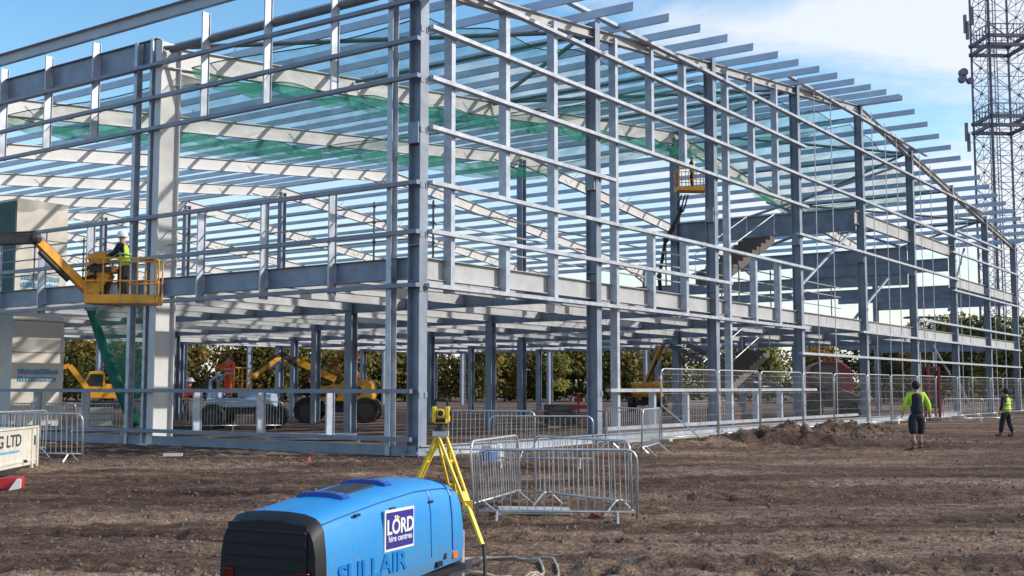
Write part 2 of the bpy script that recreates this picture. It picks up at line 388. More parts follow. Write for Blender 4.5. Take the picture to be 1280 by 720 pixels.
# ---- left wall rails and posts
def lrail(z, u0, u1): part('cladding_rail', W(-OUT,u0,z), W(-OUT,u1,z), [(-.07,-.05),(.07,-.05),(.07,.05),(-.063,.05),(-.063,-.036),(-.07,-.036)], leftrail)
UL = 28.8
leftrail = mat('shaded_rail_steel', (.20,.22,.28), .45, .2, .15, 2.)  # darker than the gable rails: the left wall's shade is painted into this colour
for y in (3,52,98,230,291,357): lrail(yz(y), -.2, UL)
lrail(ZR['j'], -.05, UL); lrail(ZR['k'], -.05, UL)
def lpost(u, z0, z1, d=.2, w=.16): part('cladding_post', W(-.05,u,z0), W(-.05,u,z1), Cc(d,w,.012,-1), galvl, V)
lpost(.85, 0, roof(0)-.1, .22,.16)
lpost(9.98, 0, roof(0)+.1,.18,.10); lpost(10.7, 0, roof(0)+.1, .2, .14)
for b0 in (0, FR, 2*FR):
    for o_ in (2.75,5.2,7.7):
        u = b0+o_+(.35 if b0 else 0)
        lpost(u, ZR['k'], ZR['j'], .27, .05); lpost(u, zD-.1, zB, .27, .05); lpost(u, ZR['e'], 12.02, .27, .05)
# ---- base channel beams on the ground
part('base_beam', W(-.12,-.1,.10), W(-.12,30.,.10), Cc(.30,.1,.02,1), steel)
part('base_beam', W(-.1,-.14,.12), W(48,-.14,.12), Cc(.26,.1,.02,1), galvl)
sl_ = MB().prism([W(8.2,-.75,0),W(46,-.75,0),W(46,.6,0),W(8.2,.6,0)], ZZ*.07); o = sl_.build('concrete_strip', conc); tag(o,'pale concrete strip along the foot of the gable','strip',kind='structure')
# ---- first floor : edge beams, primaries, secondaries, inner columns
zb0 = zD+.18; hB = .52; zc = zb0+hB/2
part('floor_edge_beam', W(.12,.2,zc), W(.12,UL+9.3,zc), I(hB,.2), steel)
part('floor_edge_beam', W(.2,.1,zc), W(64,.1,zc), I(hB,.2), beamst)
for i in range(1, 7):
    part('primary_beam', W(i*BAY,.25,zc-.06), W(i*BAY,4*FR,zc-.06), I(.5,.2), steel)
for k in range(1, 17):
    u = k*FR/4
    part('secondary_beam', W(.2,u,zc+.02), W(48,u,zc+.02), I(.50,.18), beamst)
for i in (7,8): part('primary_beam', W(i*BAY,.25,zc-.06), W(i*BAY,FR,zc-.06), I(.5,.2), steel)
for i in range(1, 7):
    for j in range(1, 5):
        if i == 4: continue
        part('column', W(i*BAY,j*FR,-.05), W(i*BAY,j*FR,zc+.2 if (i+j)%3 else zc+1.5), I(.32,.30), steel, V)
# ---- upper floor in the far gable bays
z2 = 9.42
part('floor_edge_beam', W(31.4,.1,z2), W(48,.1,z2), I(.62,.2), beamst)
part('floor_edge_beam', W(48,.1,7.7), W(64,.1,7.7), I(.6,.2), beamst)
for s,z_ in ((32,z2),(40.,z2-.9),(48,z2-.75),(56,7.6),(64,7.6)): part('primary_beam', W(s,.25,z_), W(s,FR,z_), I(1.05 if s<33 else .75,.26), steel)
part('primary_beam', W(40.,.25,z2-2.2), W(39,FR+9.3,z2-2.2), I(.6,.22), steel)
part('primary_beam', W(48,.25,z2-2.2), W(48,FR+9.3,z2-2.2), I(.5,.22), steel)
rkm = mat('brown_stair_underside', (.12,.10,.085), .8, 0, .25, 2.)
for (pa,ya,pb2,yb) in (((905,345),47.5,(968,296),50.5), ((915,482),48.5,(962,438),51.5)):
    q0 = at(*pa,ya); q1 = at(*pb2,yb); n_ = 11; st_p = []
    for k_ in range(n_):
        f0 = q0+(q1-q0)*(k_/n_); f1 = q0+(q1-q0)*((k_+1)/n_); st_p += [f0, Vector((f0.x,f0.y,f1.z))]
    st_p += [q1, q1-ZZ*.28, q0-ZZ*.28]
    MB().prism(st_p,U*1.3).build('stair_flight', rkm, frame)
    for o_ in (0,1.3): MB().tube([q0+U*o_+ZZ*.1,q0+U*o_+ZZ*1.,q1+U*o_+ZZ*1.,q1+U*o_+ZZ*.1],.025,6).build('stair_handrail', tubem, frame)
for p,q in ((W(24.2,.4,5.3),W(32,.4,8.9)), (W(31.4,.3,zc+.2),W(36.8,.3,7.)), (W(39,.3,8.8),W(44,FR,roof(44)-1)), (W(48,.3,6.),W(52.,.3,10.)), (W(32,FR,9.),W(39,.4,13.)), (W(48,0,2.2),W(50.8,0,.5)),(W(42.8,0,4.1),W(46.6,0,2.3)), (W(32,8.9,7.2),W(32,3.,8.9))):
    ztube('diagonal_brace', p, q, .07, steel)

# ------------------------------------------------------------------ edge guardrails of scaffold tube
def guard(label, P3, L_, u0, u1, posts, zs):
    g = thing('edge_guardrail', label, 'guardrail', tuple(P3(u0,0)), group='scaffold guardrails along the first floor edge')
    for z in zs: MB().tube([P3(u0,z), P3(u1,z)], .024, 6).build('tube_rail', tubem, g)
    for p in posts:
        b_ = MB().tube([P3(p,zc+.1), P3(p,zc+1.75)], .026, 6)
        for z in zs: b_.ball(P3(p,z), .055, 6, 4)
        b_.box(P3(p,zc+.12), (.35,.35,.05), ANG)
        b_.build('standard', brace_m, g)
guard('scaffold tube guardrail with dark standards along the left first floor edge', lambda t_,z: W(.35,t_,z), None, .3, 27., [1.7,5.6,11.,13.6,16.2,19.,22.], (zc+.75,zc+1.25,zc+1.65))
guard('scaffold tube guardrail with dark standards along the gable first floor edge', lambda t_,z: W(t_,.35,z), None, .3, 30., [1.,6.4,13.2,17.5,19.,22.,25.4,28.8], (zc+.7,zc+1.2,zc+1.62))

# ------------------------------------------------------------------ nets under the roof
def net(label, s0, s1, u0, u1, drop, sag, m=netm, name='safety_net'):
    ns, nu = 34, 16; vs = []; fs = []
    for i in range(ns+1):
        for j in range(nu+1):
            a, b_ = i/ns, j/nu; s = s0+(s1-s0)*a; u = u0+(u1-u0)*b_
            sg = sag*(1-(2*b_-1)**2)**.8*(1-(2*a-1)**4) + .22*abs(math.sin(a*math.pi*5)) * (1 if 0<j<nu else 0)
            vs.append(W(s, u, roof(s)-drop-sg-.12*math.sin(a*23+b_*5)))
    for i in range(ns):
        for j in range(nu): fs.append((i*(nu+1)+j, i*(nu+1)+j+1, (i+1)*(nu+1)+j+1, (i+1)*(nu+1)+j))
    t_ = thing(name, label, 'safety net', tuple(W(s0,u0,0)), group='green safety nets slung under the roof')
    MB().add(vs, fs).build('netting', m, t_, smooth=True)
    rp = MB()
    for j in (0,nu): rp.tube([vs[i*(nu+1)+j] for i in range(ns+1)], .018, 4)
    for i in (0,ns): rp.tube([vs[i*(nu+1)+j] for j in range(nu+1)], .018, 4)
    # gathered folds of slack net hanging along the frame line
    fv = []; ff2 = []
    for i in range(ns+1):
        p = vs[i*(nu+1)+nu]; fv += [p, Vector(p)-ZZ*(.28+.22*abs(math.sin(i*.9)))-U*.12]
    ff2 = [(2*i,2*i+1,2*i+3,2*i+2) for i in range(ns)]
    rp.build('border_rope', ropem, t_)
    MB().add(fv, ff2).build('gathered_edge', netd, t_)
net('green safety net slung in the end bay over the near corner', .8, 15.8, .5, FR-.3, .85, 1.1)
net('green safety net slung in the end bay in the middle of the gable', 16.2, 31.6, .5, FR-.3, .85, 1.2)
net('green safety net slung in the second bay above the yellow basket side', .8, 15.8, FR+.3, 2*FR-.3, .95, 1.)
net('green safety net slung in the second bay behind the tall middle column', 16.2, 31.6, FR+.3, 2*FR-.3, .95, 1.1)
net('green safety net slung in the end bay beyond the ridge', 32.4, 46., .5, FR-.3, .85, 1.1)
# net hanging at ground floor on the left
h0 = thing('hanging_net', 'dark green net hanging in a diagonal fold below the first floor on the left', 'net', tuple(W(1.,12.6,0)))
a0, a1, a2, a3 = W(1.2,14.5,zc-.3), W(1.2,11.2,zc-.3), W(1.2,11.,.4), W(1.2,12.,.5)
MB().add([a0,a1,a2,a3],[(0,1,2,3)]).build('netting', netd, h0)
MB().tube([a0+ZZ*.1,(a0+a3)/2-ZZ*.15,a3],.13,7,.2).build('gathered_edge', ropem, h0, smooth=True)

# ------------------------------------------------------------------ core wall block behind the frame on the left
core = thing('core_wall', 'cream panelled core with a teal sheeted side standing inside the frame at far left', 'core wall', tuple(W(3.6,22.6,0)))
MB().prism([W(3.6,22.6,-.1),W(5.75,22.6,-.1),W(5.75,26.6,-.1),W(3.6,26.6,-.1)], ZZ*8.8).build('panel', panelm, core)
MB().prism([W(3.57,22.62,5.2),W(3.57,26.6,5.2),W(3.55,26.6,5.2),W(3.55,22.62,5.2)], ZZ*3.4).build('sheeting', teal, core)
mbj = MB()
for z in (2.9,4.1,5.9,7.2): mbj.prism([W(3.6,22.585,z),W(5.75,22.585,z),W(5.75,22.6,z),W(3.6,22.6,z)], ZZ*.03)
mbj.build('panel_joint', mat('joint_grey',(.25,.23,.2),.8), core)
for z0 in (2.1, 5.65):
    mbt = MB(); 
    for row in (0,1):
        s = 3.85
        while s < 5.45:
            w_ = random.uniform(.05,.12); mbt.prism([W(s,22.57,z0-row*.28),W(s+w_,22.57,z0-row*.28),W(s+w_,22.58,z0-row*.28),W(s,22.58,z0-row*.28)], ZZ*random.uniform(.14,.2)); s += w_+.025
    mbt.build('faded_lettering', bluetx, core)

# ------------------------------------------------------------------ people
def skinned(name, joints, edges, m, parent, sub=1, root=0, extra=None):
    me = bpy.data.meshes.new(name); me.from_pydata([j[0] for j in joints], edges, []); o = bpy.data.objects.new('tmp', me); COL.objects.link(o)
    md = o.modifiers.new('s','SKIN'); md.use_smooth_shade = True
    for i,j in enumerate(joints):
        r = j[1]; me.skin_vertices[0].data[i].radius = r if hasattr(r,'__len__') else (r,r)
    me.skin_vertices[0].data[root].use_root = True
    sb = o.modifiers.new('d','SUBSURF'); sb.levels = sub; sb.render_levels = sub
    dg = bpy.context.evaluated_depsgraph_get(); m2 = bpy.data.meshes.new_from_object(o.evaluated_get(dg)); bpy.data.objects.remove(o)
    m2.name = name
    if extra:
        e_ = extra; n = len(m2.vertices); bm = bmesh.new(); bm.from_mesh(m2)
        vl = [bm.verts.new(p) for p in e_.v]
        for f in e_.f:
            try: bm.faces.new([vl[i] for i in f])
            except Exception: pass
        bm.to_mesh(m2); bm.free()
    m2.materials.clear(); m2.materials.append(m)
    for p in m2.polygons: p.use_smooth = True
    o2 = bpy.data.objects.new(name, m2); COL.objects.link(o2); o2.parent = parent; return o2
def person(label, loc, rz, top=hiy, legs=cloth, style='vest', helmet=None, armL=None, armR=None, stepL=0., stepR=0., lean=0., h=1.78, short=False, group=None, legw=1., back=None):
    t_ = thing('person', label, 'person', (0,0,0), 0, group)
    k = h/1.78; S = lambda x,y,z: Vector((x*k,y*k,z*k))
    armL = armL or [(-.27,-.02,1.16),(-.29,.07,.92)]; armR = armR or [(.27,-.02,1.16),(.29,.07,.92)]
    pel = S(0,0,.94); sp = S(0,lean*.4,1.14); ch = S(0,lean*.9,1.36); nk = S(0,lean*1.1,1.50); hd = S(0,lean*1.2+.015,1.61); ht = S(0,lean*1.2+.01,1.67)
    shL = S(-.19,lean,1.42); shR = S(.19,lean,1.42)
    eL,wL = S(*armL[0]),S(*armL[1]); eR,wR = S(*armR[0]),S(*armR[1])
    hL = wL+(wL-eL).normalized()*.09*k; hR = wR+(wR-eR).normalized()*.09*k
    hipL,hipR = S(-.095,0,.90),S(.095,0,.90)
    kL,kR = S(-.105,stepL*.5+.03,.50),S(.105,stepR*.5+.03,.50)
    aL,aR = S(-.11,stepL-.02,.09),S(.11,stepR-.02,.09)
    tL,tR = S(-.13,stepL+.15,.04),S(.13,stepR+.15,.04)
    J = [(pel,(.15,.105)),(sp,(.135,.095)),(ch,(.155,.105)),(nk,.058),(hd,(.072,.086)),(ht,(.06,.074)),
         (shL,.062),(eL,.043),(wL,.03),(hL,(.036,.018)),(shR,.062),(eR,.043),(wR,.03),(hR,(.036,.018)),
         (hipL,.092),(kL,.058),(aL,.04),(tL,.032),(hipR,.092),(kR,.058),(aR,.04),(tR,.032)]
    J = [(p, tuple(np.array(r)*k) if hasattr(r,'__len__') else r*k) for p,r in J]
    E = [(0,1),(1,2),(2,3),(3,4),(4,5),(2,6),(6,7),(7,8),(8,9),(2,10),(10,11),(11,12),(12,13),(0,14),(14,15),(15,16),(16,17),(0,18),(18,19),(19,20),(20,21)]
    ex = MB()
    for (w_,h_,e_,sg) in ((wL,hL,eL,-1),(wR,hR,eR,1)):       # fingers and thumb
        d = (h_-w_).normalized(); sd = d.cross(Vector((1,0,0)));
        if sd.length < .1: sd = d.cross(Vector((0,0,1)))
        sd.normalize(); nrm = d.cross(sd).normalized()
        for q,ln in ((-.027,.062),(-.009,.074),(.009,.07),(.027,.055)):
            p0 = h_+sd*q*k-d*.01; p1 = p0+d*ln*.55*k+nrm*.006; p2 = p1+d*ln*.4*k-nrm*sg*.02
            ex.tube([p0,p1,p2], .0085*k, 5, .0065*k)
        p0 = w_+d*.03+sd*.025; ex.tube([p0, p0+d*.035*k+sd*.03*k, p0+d*.065*k+sd*.035*k], .010*k, 5, .0075*k)
    fc = hd+Vector((0,.085,.01))*k
    ex.tube([fc+Vector((0,0,.03))*k, fc+Vector((0,.028,-.012))*k, fc+Vector((0,.006,-.02))*k], .011*k, 5)     # nose
    ex.ball(fc+Vector((0,.0,-.05))*k, (.026*k,.012*k,.008*k), 6, 4)                                        # mouth
    for sg in (-1,1): ex.ball(hd+Vector((sg*.082,0,.012))*k, (.014*k,.024*k,.033*k), 6, 4)                  # ears
    body = skinned('body', J, E, skin, t_, 1, 0, ex)
    ey = MB()
    for sg in (-1,1): ey.ball(fc+Vector((sg*.032,-.004,.035))*k, .011*k, 6, 4)
    ey.build('eyes', blackp, t_)
    g = 1.22
    tr = [(S(0,0,1.02),(.165,.125)),(pel,(.165,.125)),(hipL,.108*legw),(kL,.082*legw),((aL if not short else kL+(aL-kL)*.45)+ZZ*.05,.068*legw),(hipR,.108*legw),(kR,.082*legw),((aR if not short else kR+(aR-kR)*.45)+ZZ*.05,.068*legw)]
    skinned('trousers', tr, [(0,1),(1,2),(2,3),(3,4),(1,5),(5,6),(6,7)], legs, t_, 1, 1)
    def torso(nm, m, arms, f=1.):
        jj = [(S(0,0,.93 if f<1.05 else .88),(.172*f,.13*f)),(sp,(.16*f,.125*f)),(ch,(.165*f,.125*f)),(S(0,lean*1.05,1.475),(.085,.08))]; ee = [(0,1),(1,2),(2,3)]
        if arms:
            for sh,e_,w_ in ((shL,eL,wL),(shR,eR,wR)):
                n_ = len(jj); jj += [(sh,.076),(e_,.062),(w_+(e_-w_)*.1,.052)]; ee += [(2,n_),(n_,n_+1),(n_+1,n_+2)]
        return skinned(nm, jj, ee, m, t_, 1, 1)
    if style == 'vest':
        torso('sweater', cloth, True, .95); torso('vest', top, False, 1.12)
        bt = MB()
        for z in (1.02,1.2):
            pts = [S(.212*math.cos(a),.160*math.sin(a)+lean*.3,z) for a in np.linspace(0,2*math.pi,17)]; bt.tube(pts,.018*k,5)
        bt.build('reflective_band', refl, t_)
    else:
        torso('jacket', top, True, 1.0)
        bt = MB()
        for z in (.98,1.14):
            pts = [S(.19*math.cos(a),.147*math.sin(a)+lean*.3,z) for a in np.linspace(0,2*math.pi,17)]; bt.tube(pts,.016*k,5)
        if back is None: bt.build('reflective_band', refl, t_)
        else:
            skinned('back_panel', [(S(0,-.045,.90),(.165,.13)),(S(0,-.045,1.14),(.165,.13)),(S(0,-.045,1.36),(.178,.128)),(S(0,-.03,1.47),(.12,.09))], [(0,1),(1,2),(2,3)], back, t_, 1, 1)
    bo = MB()
    for a_,tt in ((aL,tL),(aR,tR)):
        bo.tube([a_+ZZ*.13*k,a_+ZZ*.02*k],.055*k,8); bo.ball((a_+tt)/2+Vector((0,.01,-.005))*k,(.055*k,.145*k,.055*k),8,6)
    bo.build('boots', bootm, t_, smooth=True)
    hm = MB()
    if helmet is not None:
        c = hd+Vector((0,0,.035))*k
        vs=[];nn=12
        for j in range(6):
            th=math.pi/2*j/5
            for i in range(nn): ph=2*math.pi*i/nn; vs.append(c+Vector((.13*math.cos(th)*math.cos(ph),.155*math.cos(th)*math.sin(ph),.0+.165*math.sin(th)))*k)
        hm.add(vs,[(j*nn+i,j*nn+(i+1)%nn,(j+1)*nn+(i+1)%nn,(j+1)*nn+i) for j in range(5) for i in range(nn)])
        hm.ball(c+Vector((0,.04,.0))*k,(.145*k,.19*k,.014*k),12,4); hm.build('hard_hat', helmet, t_, smooth=True)
    else:
        hm.ball(hd+Vector((0,-.03,.05))*k,(.108*k,.118*k,.125*k),12,8,.03); hm.build('hair', hairm, t_, smooth=True)
    t_.location = loc; t_.rotation_euler = (0,0,rz)
    return t_
def gat(px, py, Y):
    p = at(px,py,Y); p.z = gz(p.x,p.y); return p
p = gat(1147,560,29.7)
person('man seen from behind in yellow sleeves, black back and baggy dark shorts, near the fence', tuple(p), R(-8), hiy, cloth, 'jacket', None, stepL=-.14, stepR=.18, short=True, h=1.74, legw=1.55, back=cloth, armL=[(-.30,-.03,1.17),(-.33,.08,.93)], armR=[(.30,-.04,1.17),(.33,-.02,.93)])
p = gat(1259,545,37.5)
person('worker in a short yellow vest and black trousers at the far right edge', tuple(p), R(35), hiy, cloth, 'vest', None, stepL=.2, stepR=-.15, h=1.58, armR=[(.28,.02,1.18),(.22,.2,1.25)])
# ------------------------------------------------------------------ boom lifts
def wheel(mb_t, mb_r, c, ax, r, w):
    c = Vector(c); a = Vector(ax).normalized()
    n = 22; side = a.cross(ZZ).normalized(); vs = []; rings = [(-w/2,r*.62),(-w/2,r*.93),(-w*.38,r),(w*.38,r),(w/2,r*.93),(w/2,r*.62)]
    for o_,rr in rings:
        for k in range(n):
            q = rr*(1+(.03 if (k%2 and rr>r*.95) else 0)); vs.append(c+a*o_+side*q*math.cos(2*math.pi*k/n)+ZZ*q*math.sin(2*math.pi*k/n))
    m = len(rings); fs = [(j*n+k,j*n+(k+1)%n,((j+1)%m)*n+(k+1)%n,((j+1)%m)*n+k) for j in range(m) for k in range(n)]
    mb_t.add(vs, fs)
    mb_r.cyl(c-a*w*.36,c+a*w*.36,r*.63,16); mb_r.cyl(c-a*w*.46,c+a*w*.46,r*.22,10)
def basket(root, c, ax, w=1.7, d=.85, h=1.1, m=yel, console=True):
    """work platform; c = centre of its floor, ax = its long direction"""
    a = Vector(ax).normalized(); b_ = a.cross(ZZ).normalized(); c = Vector(c); rz = math.atan2(a.y,a.x)
    f_ = MB().box(c+ZZ*.03,(w,d,.05),rz)
    for sg in (-1,1): f_.box(c+b_*sg*d/2+ZZ*.12,(w,.03,.2),rz); f_.box(c+a*sg*w/2+ZZ*.12,(.03,d,.2),rz)
    f_.build('platform_floor', m, root)
    r_ = MB()
    q = [c+a*x*w/2+b_*y*d/2 for x,y in ((-1,-1),(1,-1),(1,1),(-1,1))]
    for z in (.55,h): r_.tube([p_+ZZ*z for p_ in q+[q[0]]], .021, 6)
    for i in range(4):
        p0,p1 = q[i],q[(i+1)%4]; n = 4 if i%2==0 else 2
        for k in range(n): pp = p0+(p1-p0)*(k/n); r_.tube([pp+ZZ*.05,pp+ZZ*h],.02,6)
    r_.build('platform_rail', m, root)
    if console:
        MB().box(c-a*w*.40-b_*.1+ZZ*(h+.02),(.42,.36,.3),rz,-.2).build('control_box', mat('faded_orange_box',(.62,.27,.03),.5,0,.2,6), root, bevel=.02)
        MB().box(c-a*w*.33+ZZ*(h-.25),(.5,.5,.12),rz).box(c-a*w*.36+ZZ*.7,(.2,.3,.35),rz).build('control_mount', darkm, root)
def boom_lift(label, base, hd, pts, bc, bax, bw=1.7, wr=.52, turret_flip=1, group=None, dark=False):
    """base = ground point, hd = heading of chassis, pts = knuckles of the boom up to the basket"""
    root = thing('boom_lift', label, 'boom lift', tuple(base), group=group)
    base = Vector(base); a = Vector((math.cos(hd),math.sin(hd),0)); b_ = Vector((-math.sin(hd),math.cos(hd),0))
    ch = MB().box(base+ZZ*.62,(2.3,1.1,.3),hd)
    for x in (-1,1): ch.box(base+a*x*1.3+ZZ*.52,(.24,2.0,.2),hd)
    ch.cyl(base+ZZ*.7,base+ZZ*.95,.5,20); ch.build('chassis', darkm, root)
    for x in (-1,1):
        for y in (-1,1):
            tt = MB(); rr = MB(); wheel(tt, rr, base+a*x*1.32+b_*y*1.02+ZZ*wr, b_, wr, .36)
            w_ = rr.build('wheel', mat('wheel_rim',(.07,.065,.06),.6), root); tt.build('tyre', black, w_)
    tr = MB()
    prof = [(-1.5,.95),(-1.62,1.15),(-1.6,1.75),(-1.45,1.92),(-.35,1.95),(-.1,1.75),(1.0,1.6),(1.15,1.35),(1.1,.98)]
    tr.prism([base+a*x*turret_flip+ZZ*z-b_*.95 for x,z in prof], b_*.62); tr.prism([base+a*x*turret_flip+ZZ*z+b_*.33 for x,z in prof], b_*.62)
    tr.prism([base+a*x*turret_flip+ZZ*z-b_*.33 for x,z in prof[:4]+[(-.9,1.9),(-.9,.95)]], b_*.66)
    tr.build('turret_cover', yel, root, bevel=.05)
    MB().cyl(base-a*.95*turret_flip-b_*.96+ZZ*1.45,base-a*.95*turret_flip-b_*.99+ZZ*1.45,.2,16).box(base+a*.4*turret_flip-b_*.965+ZZ*1.25,(.8,.02,.16),hd).build('cover_vent', darkm, root)
    pts = [Vector(p_) for p_ in pts]; n = len(pts)
    for i in range(n-1):
        wd = .30-.05*i
        bm_ = MB().bar(pts[i],pts[i+1],Bx(wd*.8,wd)); bm_.ball(pts[i+1],.16,8,6)
        bm_.build('boom_section', darkm if dark and i else yel if i != n-3 or n < 4 else darkm, root, bevel=.015)
        d_ = (pts[i+1]-pts[i]); off = ZZ*-.26
        MB().cyl(pts[i]+d_*.08+off*.8,pts[i]+d_*.6+off*.8,.06,10).build('hydraulic_ram', darkm, root)
    hs = MB(); 
    for i in range(n-1):
        m_ = (pts[i]+pts[i+1])/2+ZZ*.12; hs.tube([pts[i]+ZZ*.15,m_,pts[i+1]+ZZ*.15],.035,6)
    hs.build('hose', black, root)
    basket(root, bc, bax, bw, console=not dark)
    return root
# left lift : man working beside the frame
dB = 28.
bc = at(155,378,dB); bc.z = at(155,381,dB).z
bx = Vector((1,.08,0))
jo = at(112,366,dB-.1); kn = at(44,298,dB-1.2); kn2 = at(-30,318,dB-2)
basep = Vector((-20.6,24.5,0)); basep.z = gz(basep.x,basep.y)-.02
L1 = boom_lift('yellow boom lift reaching in from the left with its basket beside the tall column', basep, R(8), [basep+Vector((-.9,0,1.7)), basep+Vector((3.2,.4,4.6)), kn, jo], bc, bx, 1.62)
e_ = MB(); off = at(62,360,dB)-at(62,345,dB)
e_.bar(kn+off*.9+Vector((.05,.18,0)), jo+Vector((.1,.18,-.12)), Bx(.12,.14)); e_.box(at(122,352,dB),(.5,.4,.62),0,.5); e_.box(at(130,340,dB),(.7,.35,.12),0,-.1); e_.cyl(at(116,372,dB),at(140,378,dB),.1,8)
e_.build('jib_linkage', yel, L1, bevel=.02)
MB().tube([kn+Vector((.1,0,.0)),at(70,328,dB-.3),at(98,350,dB-.3),at(120,344,dB-.3)],.045,6).tube([at(106,338,dB-.2),at(118,330,dB-.2),at(134,336,dB-.2)],.04,6).box(at(126,362,dB),(.34,.3,.5),0,.2).build('hose', black, L1)
pb = bc+Vector((-.02,0,.06))
person('worker in white hard hat and yellow vest at the controls in the left lift basket', tuple(pb), R(78), hiy, cloth, 'vest', whitec, armL=[(-.26,.12,1.2),(-.12,.38,1.18)], armR=[(.26,.12,1.2),(.12,.38,1.16)], lean=.05, h=1.74)
# centre lift under the floor
b2 = at(424,500,53); b2.z = gz(b2.x,b2.y)
k1 = at(352,444,52); k2 = at(318,470,51); bk = at(302,478,51); bk.z = 1.75
boom_lift('yellow boom lift with big black tyres parked under the first floor', b2, R(2), [b2+Vector((-.2,-.0,1.95)), at(372,452,52.4), k1, k2], Vector((k2.x-.9,k2.y,1.35)), Vector((.3,1,0)), 1.4, .58, -1)
# far lift whose basket is up by the roof
b3 = at(810,500,76); b3.z = 0
bc3 = at(864,240,57)
boom_lift('boom lift with its boom raised high, its basket near the roof', b3, R(80), [b3+Vector((-.1,0,2.)), at(831,425,70), at(824,345,64), at(832,300,58), at(852,262,57)], bc3, Vector((1,.1,0)), 1.5, .5, dark=True)
e3 = MB()
for dx in (0,5,9): e3.bar(at(846+dx,262,57), at(852+dx*.9,243,57), Bx(.07,.07))
e3.build('basket_bracket', darkm, bpy.data.objects['boom_lift.002'])
person('distant worker in white hard hat standing in the high basket near the roof', tuple(bc3+Vector((.05,-.1,.06))), R(70), hiy, cloth, 'vest', whitec, armL=[(-.26,.12,1.2),(-.12,.36,1.3)], armR=[(.26,.12,1.2),(.12,.36,1.3)])
# ------------------------------------------------------------------ flat-bed carrier with a worker on it
vb = at(303,500,45); vb.z = gz(vb.x,vb.y)
veh = thing('site_dumper', 'pale blue site dumper with a roll frame parked under the first floor', 'site dumper', tuple(vb))
MB().box(vb+Vector((0,0,1.0)),(2.5,1.4,.35)).box(vb+Vector((.6,0,1.28)),(1.3,1.2,.28),0,.12).box(vb+Vector((-1.0,0,1.3)),(.5,1.3,.25)).build('body', palebl, veh, bevel=.04)
MB().tube([vb+Vector((-1.15,-.6,1.1)),vb+Vector((-1.1,-.6,1.85)),vb+Vector((-.8,-.6,2.05))],.06,8).tube([vb+Vector((-1.15,.6,1.1)),vb+Vector((-1.1,.6,1.85)),vb+Vector((-.8,.6,2.05))],.06,8).tube([vb+Vector((-.8,-.6,2.05)),vb+Vector((-.8,.6,2.05))],.06,8).build('roll_frame', palebl, veh)
MB().box(vb+Vector((-1.3,0,1.5)),(.06,1.1,.9)).box(vb+Vector((0,0,.7)),(2.2,.9,.3)).build('engine_block', darkm, veh)
for x in (-.95,1.15):
    for y in (-.75,.75):
        tt = MB(); rr = MB(); wheel(tt, rr, vb+Vector((x,y,.48)), (0,1,0), .48, .34); w_ = rr.build('wheel', mat('wheel_rim',(.3,.3,.3)), veh); tt.build('tyre', black, w_)
person('worker in a full orange suit standing up on the pale blue dumper', tuple(vb+Vector((-.55,0,1.18))), R(150), hio, hio, 'jacket', None, h=1.74, armR=[(.36,.1,1.25),(.45,.3,1.3)], armL=[(-.34,.05,1.2),(-.38,.2,1.0)])
p = gat(231,530,42.5); p.z = .22
MB_s = MB().box(p-ZZ*.16,(1.6,1.6,.28)); tag(MB_s.build('timber_mat', trunkm), 'low dark timber mat under the worker in the orange jacket', 'mat')
person('worker in orange jacket and white hard hat bending slightly beside the tall column', tuple(p), R(-70), hio, cloth, 'jacket', whitec, lean=.12, stepL=.15, stepR=-.1, h=1.72, armR=[(.26,.2,1.15),(.2,.42,1.0)])
# ------------------------------------------------------------------ far machines
def digger(label, c, m, hd, sc_=1., boomdir=1):
    c = Vector(c); t_ = thing('excavator', label, 'excavator', tuple(c)); k = sc_
    a = Vector((math.cos(hd),math.sin(hd),0)); b_ = Vector((-math.sin(hd),math.cos(hd),0))
    for y in (-1,1):
        tk = MB(); pts = [c+b_*y*.85*k-b_*.2*k+a*x*k+ZZ*z*k for x,z in ((-1.4,.3),(-1.2,.05),(1.2,.05),(1.4,.3),(1.3,.6),(-1.3,.6))]; tk.prism(pts, b_*.4*k); tk.build('track', black, t_, bevel=.03)
    body = MB(); pts = [c-b_*.95*k+a*x*k+ZZ*z*k for x,z in ((-1.7,.75),(-1.8,1.2),(-1.6,1.7),(-.2,1.75),(.2,1.4),(1.1,1.3),(1.1,.75))]; body.prism(pts, b_*1.9*k); body.build('body', m, t_, bevel=.05)
    cb = MB(); pts = [c-b_*.93*k+a*x*k+ZZ*z*k for x,z in ((-.1,1.3),(-.1,2.5),(.2,2.65),(.9,2.6),(1.25,1.9),(1.2,1.2))]; cb.prism(pts, b_*.9*k); cab = cb.build('cab', m, t_, bevel=.04)
    gl = MB(); pts = [c-b_*.96*k+a*x*k+ZZ*z*k for x,z in ((.02,1.6),(.02,2.4),(.8,2.45),(1.08,1.9),(1.05,1.6))]; gl.prism(pts, b_*.96*k); gl.box(c-b_*.48*k+a*1.17*k+ZZ*2.05*k,(.1*k,.7*k,.8*k),hd,.2); gl.build('window', glassd, cab)
    q0 = c+a*.9*k+b_*.3*k+ZZ*1.3*k; q1 = q0+a*1.3*k+ZZ*1.7*k; q2 = q1+a*1.7*k-ZZ*.5*k; q3 = q2+a*.1*k-ZZ*1.7*k
    MB().bar(q0,q1,Bx(.26*k,.36*k)).bar(q1,q2,Bx(.24*k,.3*k)).build('boom', m, t_); MB().bar(q2,q3,Bx(.2*k,.26*k)).build('dipper_arm', darkm if m is redp else m, t_)
    MB().prism([q3-b_*.3*k+a*x*k+ZZ*z*k for x,z in ((-.1,.1),(.2,-.1),(.1,-.5),(-.4,-.6),(-.5,-.35),(-.2,-.2))], b_*.6*k).build('bucket', darkm, t_); return t_
er = mat('machine_red',(.20,.014,.022),.4,0,.3,4.)
c = at(1036,520,63); c.z = 0
